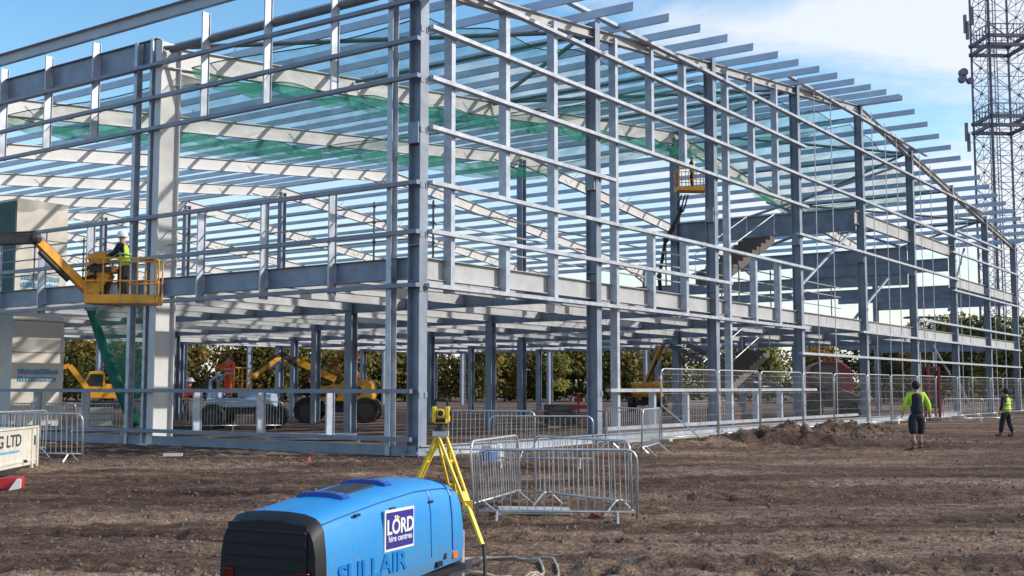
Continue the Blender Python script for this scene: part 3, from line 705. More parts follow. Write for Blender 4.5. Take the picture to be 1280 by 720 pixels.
th = thing('telehandler', 'red telehandler with a dark glazed cab seen through the gable fence', 'telehandler', tuple(c))
def X_(x,z,y=0): return c+Vector((x,y,z))
MB().prism([X_(-1.25,.95,-.7),X_(-1.35,2.1,-.7),X_(-1.0,2.75,-.7),X_(-.4,2.98,-.7),X_(.6,2.95,-.7),X_(1.05,2.6,-.7),X_(1.25,1.9,-.7),X_(1.2,.95,-.7)],Vector((0,1.5,0))).build('cab', er, th, bevel=.08)
MB().prism([X_(-1.12,1.35,-.76),X_(-1.15,2.1,-.76),X_(-.9,2.6,-.76),X_(-.35,2.8,-.76),X_(.3,2.78,-.76),X_(.5,2.4,-.76),X_(.5,1.35,-.76)],Vector((0,.1,0))).build('windscreen', glassd, th)
MB().box(X_(0,.8),(2.2,3.2,.5)).box(X_(0.1,1.15,-1.2),(1.5,.9,.4)).build('chassis', darkm, th, bevel=.04)
MB().bar(X_(-1.2,2.0,-1.2),X_(1.2,.8,-2.6),Bx(.3,.36)).build('boom', mat('grimy_boom',(.12,.09,.08),.7,0,.3,4.), th)
for x in (-1.05,1.05):
    for y in (-1.3,1.3):
        tt = MB(); rr = MB(); wheel(tt, rr, X_(x,.55,y), (1,.3,0), .55, .4); w_ = rr.build('wheel', darkm, th); tt.build('tyre', black, w_)
for x in (-.5,.5): MB().box(X_(x,3.0,-.5),(.2,.12,.12)).build('work_light', whitec, th)
c = at(128,512,84); c.z = 0; digger('yellow excavator far behind the green hanging net', c, yel, R(200), 1.05)
redk = mat('dull_red', (.22,.015,.02), .5, 0, .3, 4.)
c = at(1166,515,56); c.z = 0
rk = thing('stillage', 'tall narrow red steel stillage standing behind the walking man', 'stillage', tuple(c))
mbp = MB()
for x in (-.25,.25):
    for y in (-.25,.25): MB().bar(c+Vector((x,y,0)),c+Vector((x,y,2.6)),Bx(.11,.11)).build('post', redk, rk)
for z in (.4,1.2,2.,2.55): MB().box(c+ZZ*z,(.6,.6,.08)).build('shelf', redk, rk)
MB().box(c+ZZ*1.5,(.4,.4,1.8)).build('load', darkm, rk)
# stair inside the frame
st = thing('steel_staircase', 'steel staircase with pale treads rising inside the gable', 'staircase', tuple(at(958,500,52)))
p0 = at(975,492,50); p1 = at(848,431,55)
for o_ in (-.45,.45): MB().bar(p0+U*o_,p1+U*o_,Bx(.05,.26)).build('stringer', brace_m, st)
mbt = MB()
for k in range(13):
    q = p0+(p1-p0)*((k+.5)/13); mbt.box(q+ZZ*.05,(.26,.9,.04), math.atan2((p1-p0).y,(p1-p0).x))
mbt.build('tread', treadm, st)

# ------------------------------------------------------------------ crowd barriers
def make_barrier(label):
    t_ = thing('crowd_barrier', label, 'crowd barrier', group='galvanised crowd control barriers'); w,h = 2.25,1.08
    z0 = .22; r = .14; pts = []
    def arc(cx,cz,a0,a1): return [(cx+r*math.cos(R(a)),0,cz+r*math.sin(R(a))) for a in np.linspace(a0,a1,5)]
    pts = arc(w/2-r,h-r,0,90)+arc(-w/2+r,h-r,90,180)
    pts = [(w/2,0,z0-.1)]+pts+[(-w/2,0,z0-.1)]
    MB().tube(pts,.019,8).tube([(-w/2,0,z0),(w/2,0,z0)],.017,8).build('frame', barr_m, t_, smooth=True)
    ib = MB(); n = 19
    for k in range(1,n): x = -w/2+w*k/n; ib.tube([(x,0,z0),(x,0,h)],.0065,5)
    ib.build('infill_bars', barr_m, t_)
    for x in (-w/2+.28, w/2-.28):
        MB().tube([(x,-.3,.02),(x,-.06,z0),(x,.06,z0),(x,.3,.02)],.016,6).build('foot', barr_m, t_)
    return t_
B0 = make_barrier('galvanised barrier at the front of the small triangle of barriers')
def pb_(px0, px1, Y0, Y1): 
    a = at(px0,484,Y0); b_ = at(px1,484,Y1); m = (a+b_)/2; L_ = (b_-a); return m, math.atan2(L_.y,L_.x), Vector((L_.x,L_.y)).length
def place(o, px0, px1, Y0, Y1, tilt=0, first=False, label=None):
    m, rz, ln = pb_(px0,px1,Y0,Y1); loc = (m.x,m.y,min(gz(m.x,m.y),base_z(m.x,m.y)+.05)-.01)
    if first: o.location = loc; o.rotation_euler = (0,0,rz); q = o
    else: q = dup(o, loc, rz, label)
    q.scale = (max(.9,min(1.1,ln/2.25)),1,1); q.rotation_euler = (R(tilt),0,rz); return q
place(B0, 597, 795, 16.4, 16.3, 1, True)
place(B0, 593, 651, 16.3, 18.4, -3, label='galvanised barrier on the left of the small triangle, next to the yellow tripod')
place(B0, 670, 789, 18.3, 16.6, 2, label='galvanised barrier at the back of the small triangle, slanting to the right')
place(B0, 612, 741, 24.2, 24.0, 1, label='galvanised barrier standing just left of the second gable column')
place(B0, 560, 668, 26.2, 25.6, -2, label='galvanised barrier right behind the yellow survey instrument')
place(B0, 801, 823, 26.4, 28.6, 2, label='galvanised barrier seen nearly end on where the mesh fence begins')
place(B0, 757, 800, 29.4, 27.6, -2, label='galvanised barrier between the second gable column and the end-on barrier')
place(B0, -20, 108, 25.6, 25.0, 2, label='galvanised barrier at the far left behind the white box')
place(B0, 56, -10, 27.0, 25.2, -2, label='galvanised barrier half hidden behind the leftmost barrier')
for i,(a,b_,Y,l) in enumerate(((240,292,42,'galvanised barrier in front of the pale blue dumper, left one'),(292,345,42.3,'galvanised barrier in front of the pale blue dumper, right one'),(870,905,44,'galvanised barrier inside the gable by the third column'),(1185,1222,52,'galvanised barrier behind the mesh fence right of the red frame'),(1222,1258,53,'galvanised barrier behind the mesh fence beside the far right worker'),(95,150,37,'galvanised barrier inside the frame before the green hanging net'),(20,90,38,'galvanised barrier inside the frame below the cream panelled core'))):
    place(B0, a, b_, Y, Y+.3, label=l)

# ------------------------------------------------------------------ mesh fence panels
def make_panel():
    t_ = thing('mesh_fence_panel', 'mesh fence panel', 'fence panel', group='temporary mesh fence panels along the gable'); w,h = 3.4,2.0
    r = .18
    def arc(cx,cz,a0,a1): return [(cx+r*math.cos(R(a)),0,cz+r*math.sin(R(a))) for a in np.linspace(a0,a1,5)]
    pts = [(w/2,0,.1)]+arc(w/2-r,h+.1-r,0,90)+arc(-w/2+r,h+.1-r,90,180)+[(-w/2,0,.1)]
    MB().tube(pts,.021,7).tube([(-w/2,0,.16),(w/2,0,.16)],.018,7).build('frame', barr_m, t_, smooth=True)
    ib = MB()
    for k in range(1,46): x = -w/2+w*k/46; ib.add([(x-.002,0,.16),(x+.002,0,.16),(x+.002,0,h+.1),(x-.002,0,h+.1)],[(0,1,2,3)])
    for z in (.45,.75,1.1,1.4,1.75,1.95): ib.add([(-w/2,0,z-.003),(w/2,0,z-.003),(w/2,0,z+.003),(-w/2,0,z+.003)],[(0,1,2,3)])
    ib.build('wire_mesh', wire_m, t_)
    MB().box((-w/2,0,.07),(.2,.62,.14)).build('foot', conc, t_, bevel=.03)
    MB().box((-w/2-.03,.0,1.85),(.12,.07,.07)).build('clamp', galv, t_)
    return t_
P0 = make_panel()
names = ['first mesh fence panel, starting beside the end-on barrier','mesh fence panel crossing the third gable column','mesh fence panel behind the rubble heap','mesh fence panel just left of the fourth gable column','mesh fence panel in front of the red excavator','mesh fence panel right of the red excavator','mesh fence panel between the excavator and the walking man','mesh fence panel left of the walking man','mesh fence panel directly behind the walking man','mesh fence panel right of the red frame','mesh fence panel midway between the two yellow vested men','mesh fence panel left of the far right worker','mesh fence panel behind the far right worker','last mesh fence panel at the right edge']
so = 8.3
for i,nm in enumerate(names):
    a = W(so,-2.0-(.12 if i%2 else 0),0); b_ = W(so+3.42,-2.0-(.0 if i%2 else .12),0); so += 3.5
    m = (a+b_)/2; rz = math.atan2((b_-a).y,(b_-a).x); loc = (m.x,m.y,base_z(m.x,m.y)+.02)
    if i == 0: P0.location = loc; P0.rotation_euler = (0,0,rz); P0['label'] = nm
    else: dup(P0, loc, rz, nm)
br = MB(); q = W(8.3,-2.,1.1); br.tube([q, W(8.6,-3.3,.02)], .02, 6)
o = br.build('fence_prop', barr_m); tag(o, 'thin diagonal prop bracing the first mesh fence panel', 'prop')

# ------------------------------------------------------------------ survey instrument on its tripod
Yt = 14.6; hd_ = at(551,538,Yt)
tp = thing('survey_tripod', 'yellow surveying tripod with spread legs on the mud', 'tripod', (hd_.x,hd_.y,base_z(hd_.x,hd_.y)))
MB().cyl(hd_-ZZ*.09,hd_-ZZ*.01,.085,16).box(hd_-ZZ*.04,(.2,.18,.06)).build('head_plate', mat('grey_casting',(.5,.52,.55),.5), tp)
def foot(px,Y): q_ = at(px,500,Y); q_.z = gz(q_.x,q_.y)-.03; return q_
for ft in (foot(486,14.9), foot(606,13.95), foot(576,15.7)):
    top = hd_+(ft-hd_)*.04-ZZ*.02; d = ft-top; sd = d.cross(ZZ).normalized()
    lg = MB()
    for sg in (-1,1): lg.bar(top+sd*sg*.062, top+d*.62+sd*sg*.035, Bx(.026,.036))
    lg.bar(top+d*.5, top+d*.95, Bx(.045,.04)); lg.box(top+d*.61,(.12,.06,.1)); lg.bar(top+d*.22-sd*.06, top+d*.22+sd*.06, Bx(.02,.02))
    l_ = lg.build('leg', yel2, tp)
    MB().cyl(top+d*.94,ft,.014,8).build('foot_spike', darkm, l_)
ins = thing('total_station', 'yellow total station survey instrument mounted on the tripod', 'survey instrument', tuple(hd_))
c = hd_.copy()
MB().cyl(c,c+ZZ*.035,.085,16).cyl(c+ZZ*.035,c+ZZ*.085,.05,14).build('tribrach', darkm, ins)
MB().box(c+ZZ*.115,(.17,.15,.06)).box(c+Vector((-.085,0,.2)),(.055,.13,.2)).box(c+Vector((.085,0,.2)),(.055,.13,.2)).build('housing', yel2, ins, bevel=.015)
tl = MB().cyl(c+Vector((0,-.1,.215)),c+Vector((0,.09,.215)),.05,16).box(c+ZZ*.215,(.1,.12,.11)).build('telescope', yel2, ins, bevel=.008)
MB().cyl(c+Vector((0,-.108,.215)),c+Vector((0,-.10,.215)),.036,16).build('lens', glassd, tl)
MB().cyl(c+Vector((.115,-.02,.22)),c+Vector((.135,-.02,.22)),.035,12).box(c+Vector((0,-.08,.125)),(.12,.012,.045)).box(c+Vector((-.115,0,.16)),(.012,.05,.05)).build('keypad_and_knob', blackp, ins)
MB().tube([c+Vector((-.085,0,.3)),c+Vector((-.08,0,.37)),c+Vector((-.05,0,.385)),c+Vector((.05,0,.385)),c+Vector((.08,0,.37)),c+Vector((.085,0,.3))],.018,7).build('carry_handle', blackp, ins)

# ------------------------------------------------------------------ blue compressor
cp = thing('air_compressor', 'blue towable air compressor with black louvred end in the foreground', 'air compressor')
LEN, WID = 2.38, .84
def top_z(l):
    t_ = l/LEN
    xs_ = [0,.12,.35,.6,.8,.9,.96,1.]; zs_ = [.70,.74,.80,.845,.835,.79,.70,.56]
    return float(np.interp(t_, xs_, zs_))
def section(l, inset=0., zb=None):
    """cross-section of the canopy at length l, local x = across (0 = visible side), y = along, z up"""
    T = top_z(l)-inset; bt = .10+.05*max(0,l/LEN-.6)/.4 if zb is None else zb
    endp = max(0,(l/LEN-.86)/.14)**2*.10; w0 = -endp-inset; w1 = -WID+endp+inset; sh = T-.10
    right = [(w0-.02,bt),(w0,bt+.12),(w0-.01,sh-.18),(w0-.03,sh-.03),(w0-.055,sh+.025),(w0-.10,sh+.062),(w0-.19,sh+.088)]
    left = [(w1+(w0-x),z) for x,z in reversed(right)]
    return [(x,l,z) for x,z in right+[((w0+w1)/2+.1,T+.0),((w0+w1)/2-.1,T+.0)]+left]
vs=[]; fs=[]; ls = list(np.linspace(.10,LEN*.8,18))+list(np.linspace(LEN*.8,LEN,14)[1:]); n=len(section(1))
for l in ls: vs += section(l)
for i in range(len(ls)-1):
    for k in range(n-1): fs.append((i*n+k,i*n+k+1,(i+1)*n+k+1,(i+1)*n+k))
fs.append(tuple(range(n))); fs.append(tuple((len(ls)-1)*n+k for k in range(n)))
t_n = bluep.node_tree; Nn_ = t_n.nodes; Ln = t_n.links; pb2_ = Nn_['Principled BSDF']
tc_ = Nn_.new('ShaderNodeTexCoord'); sx_ = Nn_.new('ShaderNodeSeparateXYZ'); Ln.new(tc_.outputs['Object'], sx_.inputs[0])
nz = Nn_.new('ShaderNodeTexNoise'); nz.inputs['Scale'].default_value = 26.; nz.inputs['Detail'].default_value = 8; nz.inputs['Roughness'].default_value = .75; Ln.new(tc_.outputs['Object'], nz.inputs['Vector'])
lowz = Nn_.new('ShaderNodeMapRange'); lowz.inputs[1].default_value = .10; lowz.inputs[2].default_value = .85; lowz.inputs[3].default_value = .20; lowz.inputs[4].default_value = -.04; Ln.new(sx_.outputs['Z'], lowz.inputs[0])
ad_ = Nn_.new('ShaderNodeMath'); ad_.operation = 'ADD'; Ln.new(nz.outputs['Fac'], ad_.inputs[0]); Ln.new(lowz.outputs[0], ad_.inputs[1])
rp_ = Nn_.new('ShaderNodeMapRange'); rp_.inputs[1].default_value = .60; rp_.inputs[2].default_value = .80; rp_.inputs[3].default_value = 0.; rp_.inputs[4].default_value = .75; Ln.new(ad_.outputs[0], rp_.inputs[0])
mm_ = Nn_.new('ShaderNodeMix'); mm_.data_type = 'RGBA'; src = pb2_.inputs['Base Color'].links[0].from_socket; Ln.new(rp_.outputs[0], mm_.inputs[0]); Ln.new(src, mm_.inputs[6]); mm_.inputs[7].default_value = (.17,.15,.13,1); Ln.new(mm_.outputs[2], pb2_.inputs['Base Color'])
rr_ = Nn_.new('ShaderNodeMapRange'); rr_.inputs[1].default_value = .3; rr_.inputs[2].default_value = .7; rr_.inputs[3].default_value = .28; rr_.inputs[4].default_value = .6; Ln.new(nz.outputs['Fac'], rr_.inputs[0]); Ln.new(rr_.outputs[0], pb2_.inputs['Roughness'])
hood = MB().add(vs,fs).build('canopy', bluep, cp, smooth=True)
md = hood.modifiers.new('e','EDGE_SPLIT'); md.split_angle = R(38)
# seam lines, lid join
sm = MB()
for l0 in (1.98,): 
    s_ = section(l0,-.003); sm.tube(s_[1:9],.006,5)
sm.tube([(Vector(section(l)[4])+Vector((.004,0,.0))) for l in np.linspace(.14,2.1,24)],.005,5)
sm.build('panel_seam', blued, hood)
# black louvred end
vs=[]; 
sA = section(.10,-.012); sB = [(x*.97-.012, .012, z-.05 if z>.5 else z) for x,y,z in section(.1,-.004)]
sA0 = [(x,.115,z) for x,y,z in sA]
vs = sA0+sA+sB; fs=[(j*n+k,j*n+(k+1)%n,(j+1)*n+(k+1)%n,(j+1)*n+k) for j in range(2) for k in range(n)]+[tuple(range(2*n,3*n))]
endo = MB().add(vs,fs).build('end_shell', blackp, cp, smooth=True); md = endo.modifiers.new('e','EDGE_SPLIT'); md.split_angle = R(40)
lv = MB()
for k in range(7):
    z = .60-.085*k; lv.box((-WID/2,.004,z),(WID*.80,.035,.016),0,0,.5)
lv.build('louvre', mat('louvre_black',(.035,.035,.045),.35), endo)
MB().box((-WID/2,.008,.37),(WID*.80,.012,.56)).build('grille_recess', mat('recess_black',(.006,.006,.008),.6), endo)
for x in (-.10,-WID+.10): MB().box((x,-.0,.20),(.09,.03,.26)).build('tail_light', mat('dark_red_lens',(.12,.008,.006),.2), endo, bevel=.008)
MB().box((-WID*.5,-.018,.20),(.15,.008,.10)).build('maker_plate', mat('pale_plate',(.35,.36,.5),.4), endo)
# raised ribs and mesh vent on the roof
for l0 in (.66, 1.26):
    rb = MB(); ww = .5; pts=[]
    for k in range(9):
        a = k/8; x = -WID/2-.2+.42*a; pts.append((x,l0+.03*math.sin(a*3.1),top_z(l0)+.002+.012*math.sin(a*math.pi)-(.02 if k in(0,8) else 0)))
    for p0,p1 in zip(pts[:-1],pts[1:]): rb.bar(p0,p1,Bx(.085,.045))
    rb.build('roof_rib', blued, hood, bevel=.008)
MB().box((-WID/2+.02,.96,top_z(.96)+.004),(.26,.42,.014),0,0,.09).build('mesh_vent', darkm, hood)
# chassis, wheels, drawbar
MB().box((-WID/2,1.1,.0),(WID*.8,1.9,.16)).box((-WID/2,1.15,.078),(WID+.02,2.12,.05)).build('chassis', blackp, cp)
for x in (-WID-.06,.06):
    tt=MB(); rr=MB(); wheel(tt,rr,(x-.12*(1 if x>0 else -1),1.15,-.2),(1,0,0),.29,.17); w_=rr.build('wheel',whitep,cp); tt.build('tyre',black,w_)
    MB().tube([(x-.12*(1 if x>0 else -1),1.15+.36*math.cos(a),-.2+.36*math.sin(a)) for a in np.linspace(.1,3.04,9)],.03,6).build('mudguard', blackp, cp)
MB().bar((-WID/2-.3,2.,.0),(-WID/2,3.1,-.05),Bx(.07,.07)).bar((-WID/2+.3,2.,.0),(-WID/2,3.1,-.05),Bx(.07,.07)).cyl((-WID/2,3.0,-.05),(-WID/2,3.3,-.05),.04).build('drawbar', darkm, cp)
MB().cyl((-WID/2,2.95,-.5),(-WID/2,2.95,.28),.03).build('jockey_leg', galv, cp)
# badge and raised name on the visible side
rot = Matrix(((0,0,1),(1,0,0),(0,1,0)))     # text x -> along the body, text y -> up, normal -> outward
def side(l, z, off): return (section(l)[2][0]*.35+section(l)[1][0]*.65+off, l, z)
MB().box((-.004,1.11,.515),(.012,.44,.31),0).build('badge_border', whitec, hood)
bd = MB().box((.004,1.11,.515),(.008,.40,.27),0).build('badge', navy, hood)
text_mesh('badge_lettering','LÖRD',.155,whitec,bd,(.009,1.11,.535),rot,.002,off=.004,sx=.98)
text_mesh('badge_lettering','hire centres',.066,whitec,bd,(.009,1.11,.45),rot,.002,off=.0008,sx=1.1)
MB().box((.009,1.075,.604),(.004,.03,.016)).build('badge_accent', yel2, bd)
text_mesh('raised_lettering','SULLAIR',.20,mat('blue_raised',(.010,.18,.52),.36),hood,(.002,.74,.265),rot,.006,off=.004,sx=1.3)
MB().box((-.012,2.03,.20),(.03,.07,.05)).build('side_reflector', orangel, hood)
for l0 in (1.62,): sm2 = MB().tube([Vector(section(l0,-.002)[k_]) for k_ in range(1,5)],.004,5).build('door_seam', blued, hood)
for l0 in (.5,1.0,1.6): MB().cyl((-.02,l0,.672),(-.02,l0+.07,.672),.011,8).build('hinge', blackp, hood)
MB().box((-.012,1.86,.24),(.02,.05,.11)).build('door_handle', blackp, hood)
for l0 in (.45,1.75): MB().box((.0,l0,.16),(.02,.09,.04)).build('latch', blackp, hood)
nc = at(398,650,8.0)
cp.location = (nc.x-.01, nc.y, 0.0); cp.rotation_euler = (0,0,R(-25))

# hoses by the compressor
hp = MB(); c0 = at(632,700,13.1)
for r_ in (.55,.47,.62):
    ox = random.uniform(-.06,.06); pts = []
    for k in range(33):
        a = 2*math.pi*k/32; x = c0.x-.15+ox+r_*1.1*math.cos(a); y = 12.9+r_*.9*math.sin(a); pts.append((x,y,gz(x,y)+.03+.02*math.sin(3*a+r_*9)))
    hp.tube(pts,.016,6)
tag(hp.build('air_hose', hosem, smooth=True), 'loose beige air hose coiled on the mud behind the compressor', 'hose')
q = at(604,680,11.6); q2=Vector((q.x-.02,q.y-.3,gz(q.x,q.y-.3))); 
o = MB().tube([q, q+Vector((.02,-.05,-.2)), (q+q2)/2+Vector((.03,0,-.1)), q2],.018,6)
tag(o.build('cable', black, smooth=True), 'black cable hanging beside the foot of the yellow tripod leg', 'cable')

# ------------------------------------------------------------------ small things on the ground
def lump(name, mb_, m, label, cat, group=None, bevel=0): return tag(mb_.build(name, m, bevel=bevel), label, cat, group)
q = gat(668,641,16.9); lump('concrete_slab', MB().box(q+ZZ*.03,(1.05,.5,.07),.05,.02), conc, 'flat pale concrete slab lying inside the triangle of barriers', 'slab', bevel=.012)
for (px,py,Y,s_,l) in ((745,636,16.7,.07,'broken red brick beside the right end of the front barrier'),(752,633,16.9,.05,'smaller red brick piece next to the broken brick')):
    q = gat(px,py,Y); lump('brick', MB().ball(q+ZZ*.03,(s_*1.4,s_,s_*.8),7,5,.25), brickm, l, 'brick')
q = gat(611,566,24.8)
tb = thing('paint_tub', 'white tub with a blue band standing behind the triangle of barriers', 'tub', tuple(q))
MB().tube([q,q+ZZ*.34],.13,16,.15).cyl(q+ZZ*.34,q+ZZ*.38,.16,16).build('tub', whitec, tb); MB().tube([q+ZZ*.05,q+ZZ*.25],.152,16,.155).build('label_band', bluet, tb)
q = gat(623,570,24.9); lump('water_can', MB().tube([q,q+ZZ*.3,q+ZZ*.36,q+ZZ*.42],.12,10,.06), whitec, 'white plastic can beside the blue banded tub', 'can')
q = gat(331,528,46); lump('blue_bag', MB().ball(q+ZZ*.22,(.38,.3,.3),12,8,.14), mat('indigo_plastic',(.05,.04,.36),.5,0,.2,5), 'crumpled indigo plastic sack in front of the yellow boom lift', 'sack')
q = gat(216,574,26.6); lump('timber_pad', MB().box(q+ZZ*.03,(.42,.2,.06),.2), whitep, 'small pale timber pad on the mud before the tall column', 'timber')
q = gat(700,500,55); 
rbx = thing('red_barrier', 'red and white plastic barrier behind the second gable column', 'barrier', tuple(at(722,505,42)))
q = at(723,505,42); MB().box(q-ZZ*.1,(.6,.06,.14)).box(q+ZZ*.15,(.6,.06,.14)).box(q,(.08,.1,.7)).build('board', redk, rbx); mbw = MB()
for k in (-1,0,1): mbw.box(q+Vector((k*.2,-.035,.15)),(.07,.01,.13))
mbw.build('white_stripe', whitec, rbx)

def stack(label, px, Y, w_, d_, h_, m, rz):
    q = gat(px,520,Y); t_ = thing('material_pallet', label, 'pallet of materials', tuple(q))
    for y in (-d_*.42,0,d_*.42): MB().box(q+Matrix.Rotation(rz,3,'Z')@Vector((0,y,.05)),(w_,.1,.1),rz).build('runner', mat('pallet_wood',(.30,.21,.13),.8,0,.2,6), t_)
    pl = MB(); n_ = 3
    for k in range(n_): pl.box(q+ZZ*(.13+h_*(k+.5)/n_)+Vector((random.uniform(-.03,.03),0,0)),(w_*random.uniform(.9,1.),d_*.96,h_/n_-.02),rz+random.uniform(-.03,.03))
    pl.build('load', m, t_, bevel=.01)
stack('pallet of pale blocks inside the frame left of the tall column', 118, 44, 1.3,1.0,.7, conc, .3)
stack('low bundle of grey sheets lying behind the base beam left of the corner', 392, 33, 2.6,.7,.18, galvl, .05)
stack('pallet of dark boxes beside the second gable column inside the frame', 700, 46, 1.2,1.0,.8, darkm, .2)
stack('pallet of rusty fittings behind the fence by the third gable column', 905, 52, 1.3,1.,.6, rust, .5)
for px,py,Y,l_,rz,l in ((1190,613,18.,.55,.1,'thin weathered timber offcut lying on open mud at the right'),):
    q = gat(px,py,Y); lump('timber_offcut', MB().box(q+ZZ*.02,(l_,.05,.02),rz), mat('weathered_timber',(.24,.20,.16),.8,0,.2,6), l, 'timber')
q = gat(386,577,25.4); lump('marker_peg', MB().tube([q,q+ZZ*.11],.03,8,.03), hio, 'small orange marker peg in the mud below the base beam', 'marker')
# white box at the left edge
A = at(49,484,24.6); A.z = gz(A.x,A.y)-.04
Bq = at(-60,484,19.8); dd = Vector((Bq.x-A.x,Bq.y-A.y,0)); Lb = dd.length; dd.normalize(); nb = Vector((-dd.y,dd.x,0))
if nb.x < 0: nb = -nb
wb = thing('site_tool_store', 'low white steel tool store with dark lettering and a blue line at the left edge', 'tool store', tuple(A))
H0, H1 = .10, .86
MB().prism([A+ZZ*H0, A+dd*Lb+ZZ*H0, A+dd*Lb-nb*1.6+ZZ*H0, A-nb*1.6+ZZ*H0], ZZ*(H1-H0)).build('body', whitep, wb, bevel=.01)
ribs = MB()
ribs.prism([A+ZZ*(H1), A+dd*Lb+ZZ*(H1), A+dd*Lb+nb*.03+ZZ*(H1), A+nb*.03+ZZ*(H1)], ZZ*.04)
for t0 in (0,.34): ribs.prism([A+dd*t0+ZZ*.02, A+dd*(t0+.09)+ZZ*.02, A+dd*(t0+.09)+nb*.035+ZZ*.02, A+dd*t0+nb*.035+ZZ*.02], ZZ*(H1-.025))
ribs.prism([A+dd*.1+ZZ*.18, A+dd*Lb+ZZ*.18, A+dd*Lb+nb*.02+ZZ*.18, A+dd*.1+nb*.02+ZZ*.18], ZZ*.035)
ribs.build('corner_post', whitep, wb)
MB().prism([A+dd*.47+nb*.001+ZZ*.0, A+dd*Lb+nb*.001, A+dd*Lb-nb*.02, A+dd*.47-nb*.02], ZZ*.1).build('skid', darkm, wb)
MB().box(A+dd*.25+nb*.01+ZZ*.6,(.05,.05,.2)).build('latch', darkm, wb); MB().box(A+dd*.9+nb*.03+ZZ*.2,(.1,.05,.06)).build('latch', darkm, wb)
ax = -dd
rotb = Matrix((ax, ZZ, nb)).transposed()
text_mesh('lettering','G LTD',.33,lettm,wb,tuple(dd*1.05+nb*.006+ZZ*.63),rotb,.002,'RIGHT',off=.006,sx=1.5)
MB().prism([A+dd*1.15+nb*.002+ZZ*.40, A+dd*3.4+nb*.002+ZZ*.40, A+dd*3.4+nb*.006+ZZ*.40, A+dd*1.15+nb*.006+ZZ*.40], ZZ*.045).build('blue_line', bluetx, wb)
# red and white board below
q = at(-4,606,20.6); q.z = gz(q.x,q.y)+.1
rw = thing('road_barrier_board', 'red and white plastic barrier board lying on the mud at the left edge', 'barrier board', tuple(q))
MB().box(q,(.9,.12,.22),.25,-.06).build('board', redp, rw, bevel=.02); MB().prism([q+Vector((.22,-.02,-.11)),q+Vector((.42,.03,-.115)),q+Vector((.42,.03,.1)),q+Vector((.36,.01,.1))],Vector((.02,-.075,0))).build('white_end', whitec, rw)

# ------------------------------------------------------------------ lattice tower
Yw = 150.; tw = thing('lattice_mast', 'tall dark lattice communications tower rising behind the gable at the right', 'lattice tower', (at(1264,484,Yw).x,Yw,0))
cx = at(1264,484,Yw).x; hw = 2.55; TH = 62.
rt = R(3); ca,sa = math.cos(rt),math.sin(rt)
cor = [(cx+ca*x*hw-sa*y*hw, Yw+sa*x*hw+ca*y*hw) for x,y in ((-1,-1),(1,-1),(1,1),(-1,1))]
for x,y in cor: MB().bar((x,y,0),(x,y,TH),Bx(.22,.22)).build('tower_leg', towerm, tw)
lb = MB(); hz = MB(); st_ = 3.5; nlev = int(TH/st_)
for k in range(nlev):
    z0,z1 = k*st_,(k+1)*st_
    for i in range(4):
        a,b_ = cor[i],cor[(i+1)%4]; lb.bar((*a,z0),(*b_,z1),Bx(.065,.065)); lb.bar((*b_,z0),(*a,z1),Bx(.065,.065)); lb.bar((*a,z1),(*b_,z1),Bx(.07,.07))
        m_ = ((a[0]+b_[0])/2,(a[1]+b_[1])/2); lb.bar((*m_,z0+st_/2),(*a,z0+st_/2),Bx(.05,.05)); lb.bar((*m_,z0+st_/2),(*b_,z0+st_/2),Bx(.05,.05)); lb.box((*m_,z0+st_/2),(.4,.1,.16)); lb.bar((*m_,z0),(*m_,z1),Bx(.04,.04)); lb.bar((*m_,z0),(*a,z0+st_/2),Bx(.04,.04)); lb.bar((*m_,z0),(*b_,z0+st_/2),Bx(.04,.04))
lb.build('cross_bracing', towerm, tw)
for yy in (57, 156):
    z = at(1247,yy,Yw).z; pf = MB()
    for zz_ in (z-.6,z+.6):
        for i in range(4): a,b_ = Vector((*cor[i],zz_)),Vector((*cor[(i+1)%4],zz_)); e_ = (b_-a)*.06; pf.bar(a-e_,b_+e_,Bx(.3,.45))
    for i in range(4):
        a,b_ = Vector((*cor[i],0)),Vector((*cor[(i+1)%4],0))
        for k in range(6): p_=a+(b_-a)*k/6; pf.bar(p_+ZZ*(z+.6),p_+ZZ*(z+2.2),Bx(.08,.08))
        pf.bar(a+ZZ*(z+2.2),b_+ZZ*(z+2.2),Bx(.07,.07)); pf.bar(a+ZZ*(z+1.5),b_+ZZ*(z+1.5),Bx(.06,.06))
    pf.build('platform', towerm, tw)
ld = MB(); lx,ly = cor[0][0]+.1,cor[0][1]-.4
for dx in (-.55,-.1,.35,.7): ld.bar((lx+dx,ly,0),(lx+dx,ly,TH),Bx(.09,.09))
for k in range(int(TH/.9)): ld.bar((lx-.55,ly,k*.9),(lx+.7,ly,k*.9+.2),Bx(.05,.05))
ld.build('cable_ladder', towerm, tw)
an = MB()
for yy,dx,r_ in ((90,-.8,.55),(98,-.9,.5),(100,.1,.4)): q=at(1213,yy,Yw-3.4); an.cyl(q+Vector((dx,0,0)),q+Vector((dx,.7,.0)),r_,14)
an.build('dish_antenna', towerm, tw); an = MB()
for yy,dx in ((30,-.6),(38,-.3),(165,-.4),(178,-.1),(20,.3)): q=at(1212,yy,Yw-3.2); an=MB(); an.box(q+Vector((dx,0,0)),(.35,.3,2.4)); an.bar(q+Vector((dx,0,0)),q+Vector((dx+1.2,.3,0)),Bx(.07,.07)); an.build('panel_antenna', towerm, tw)

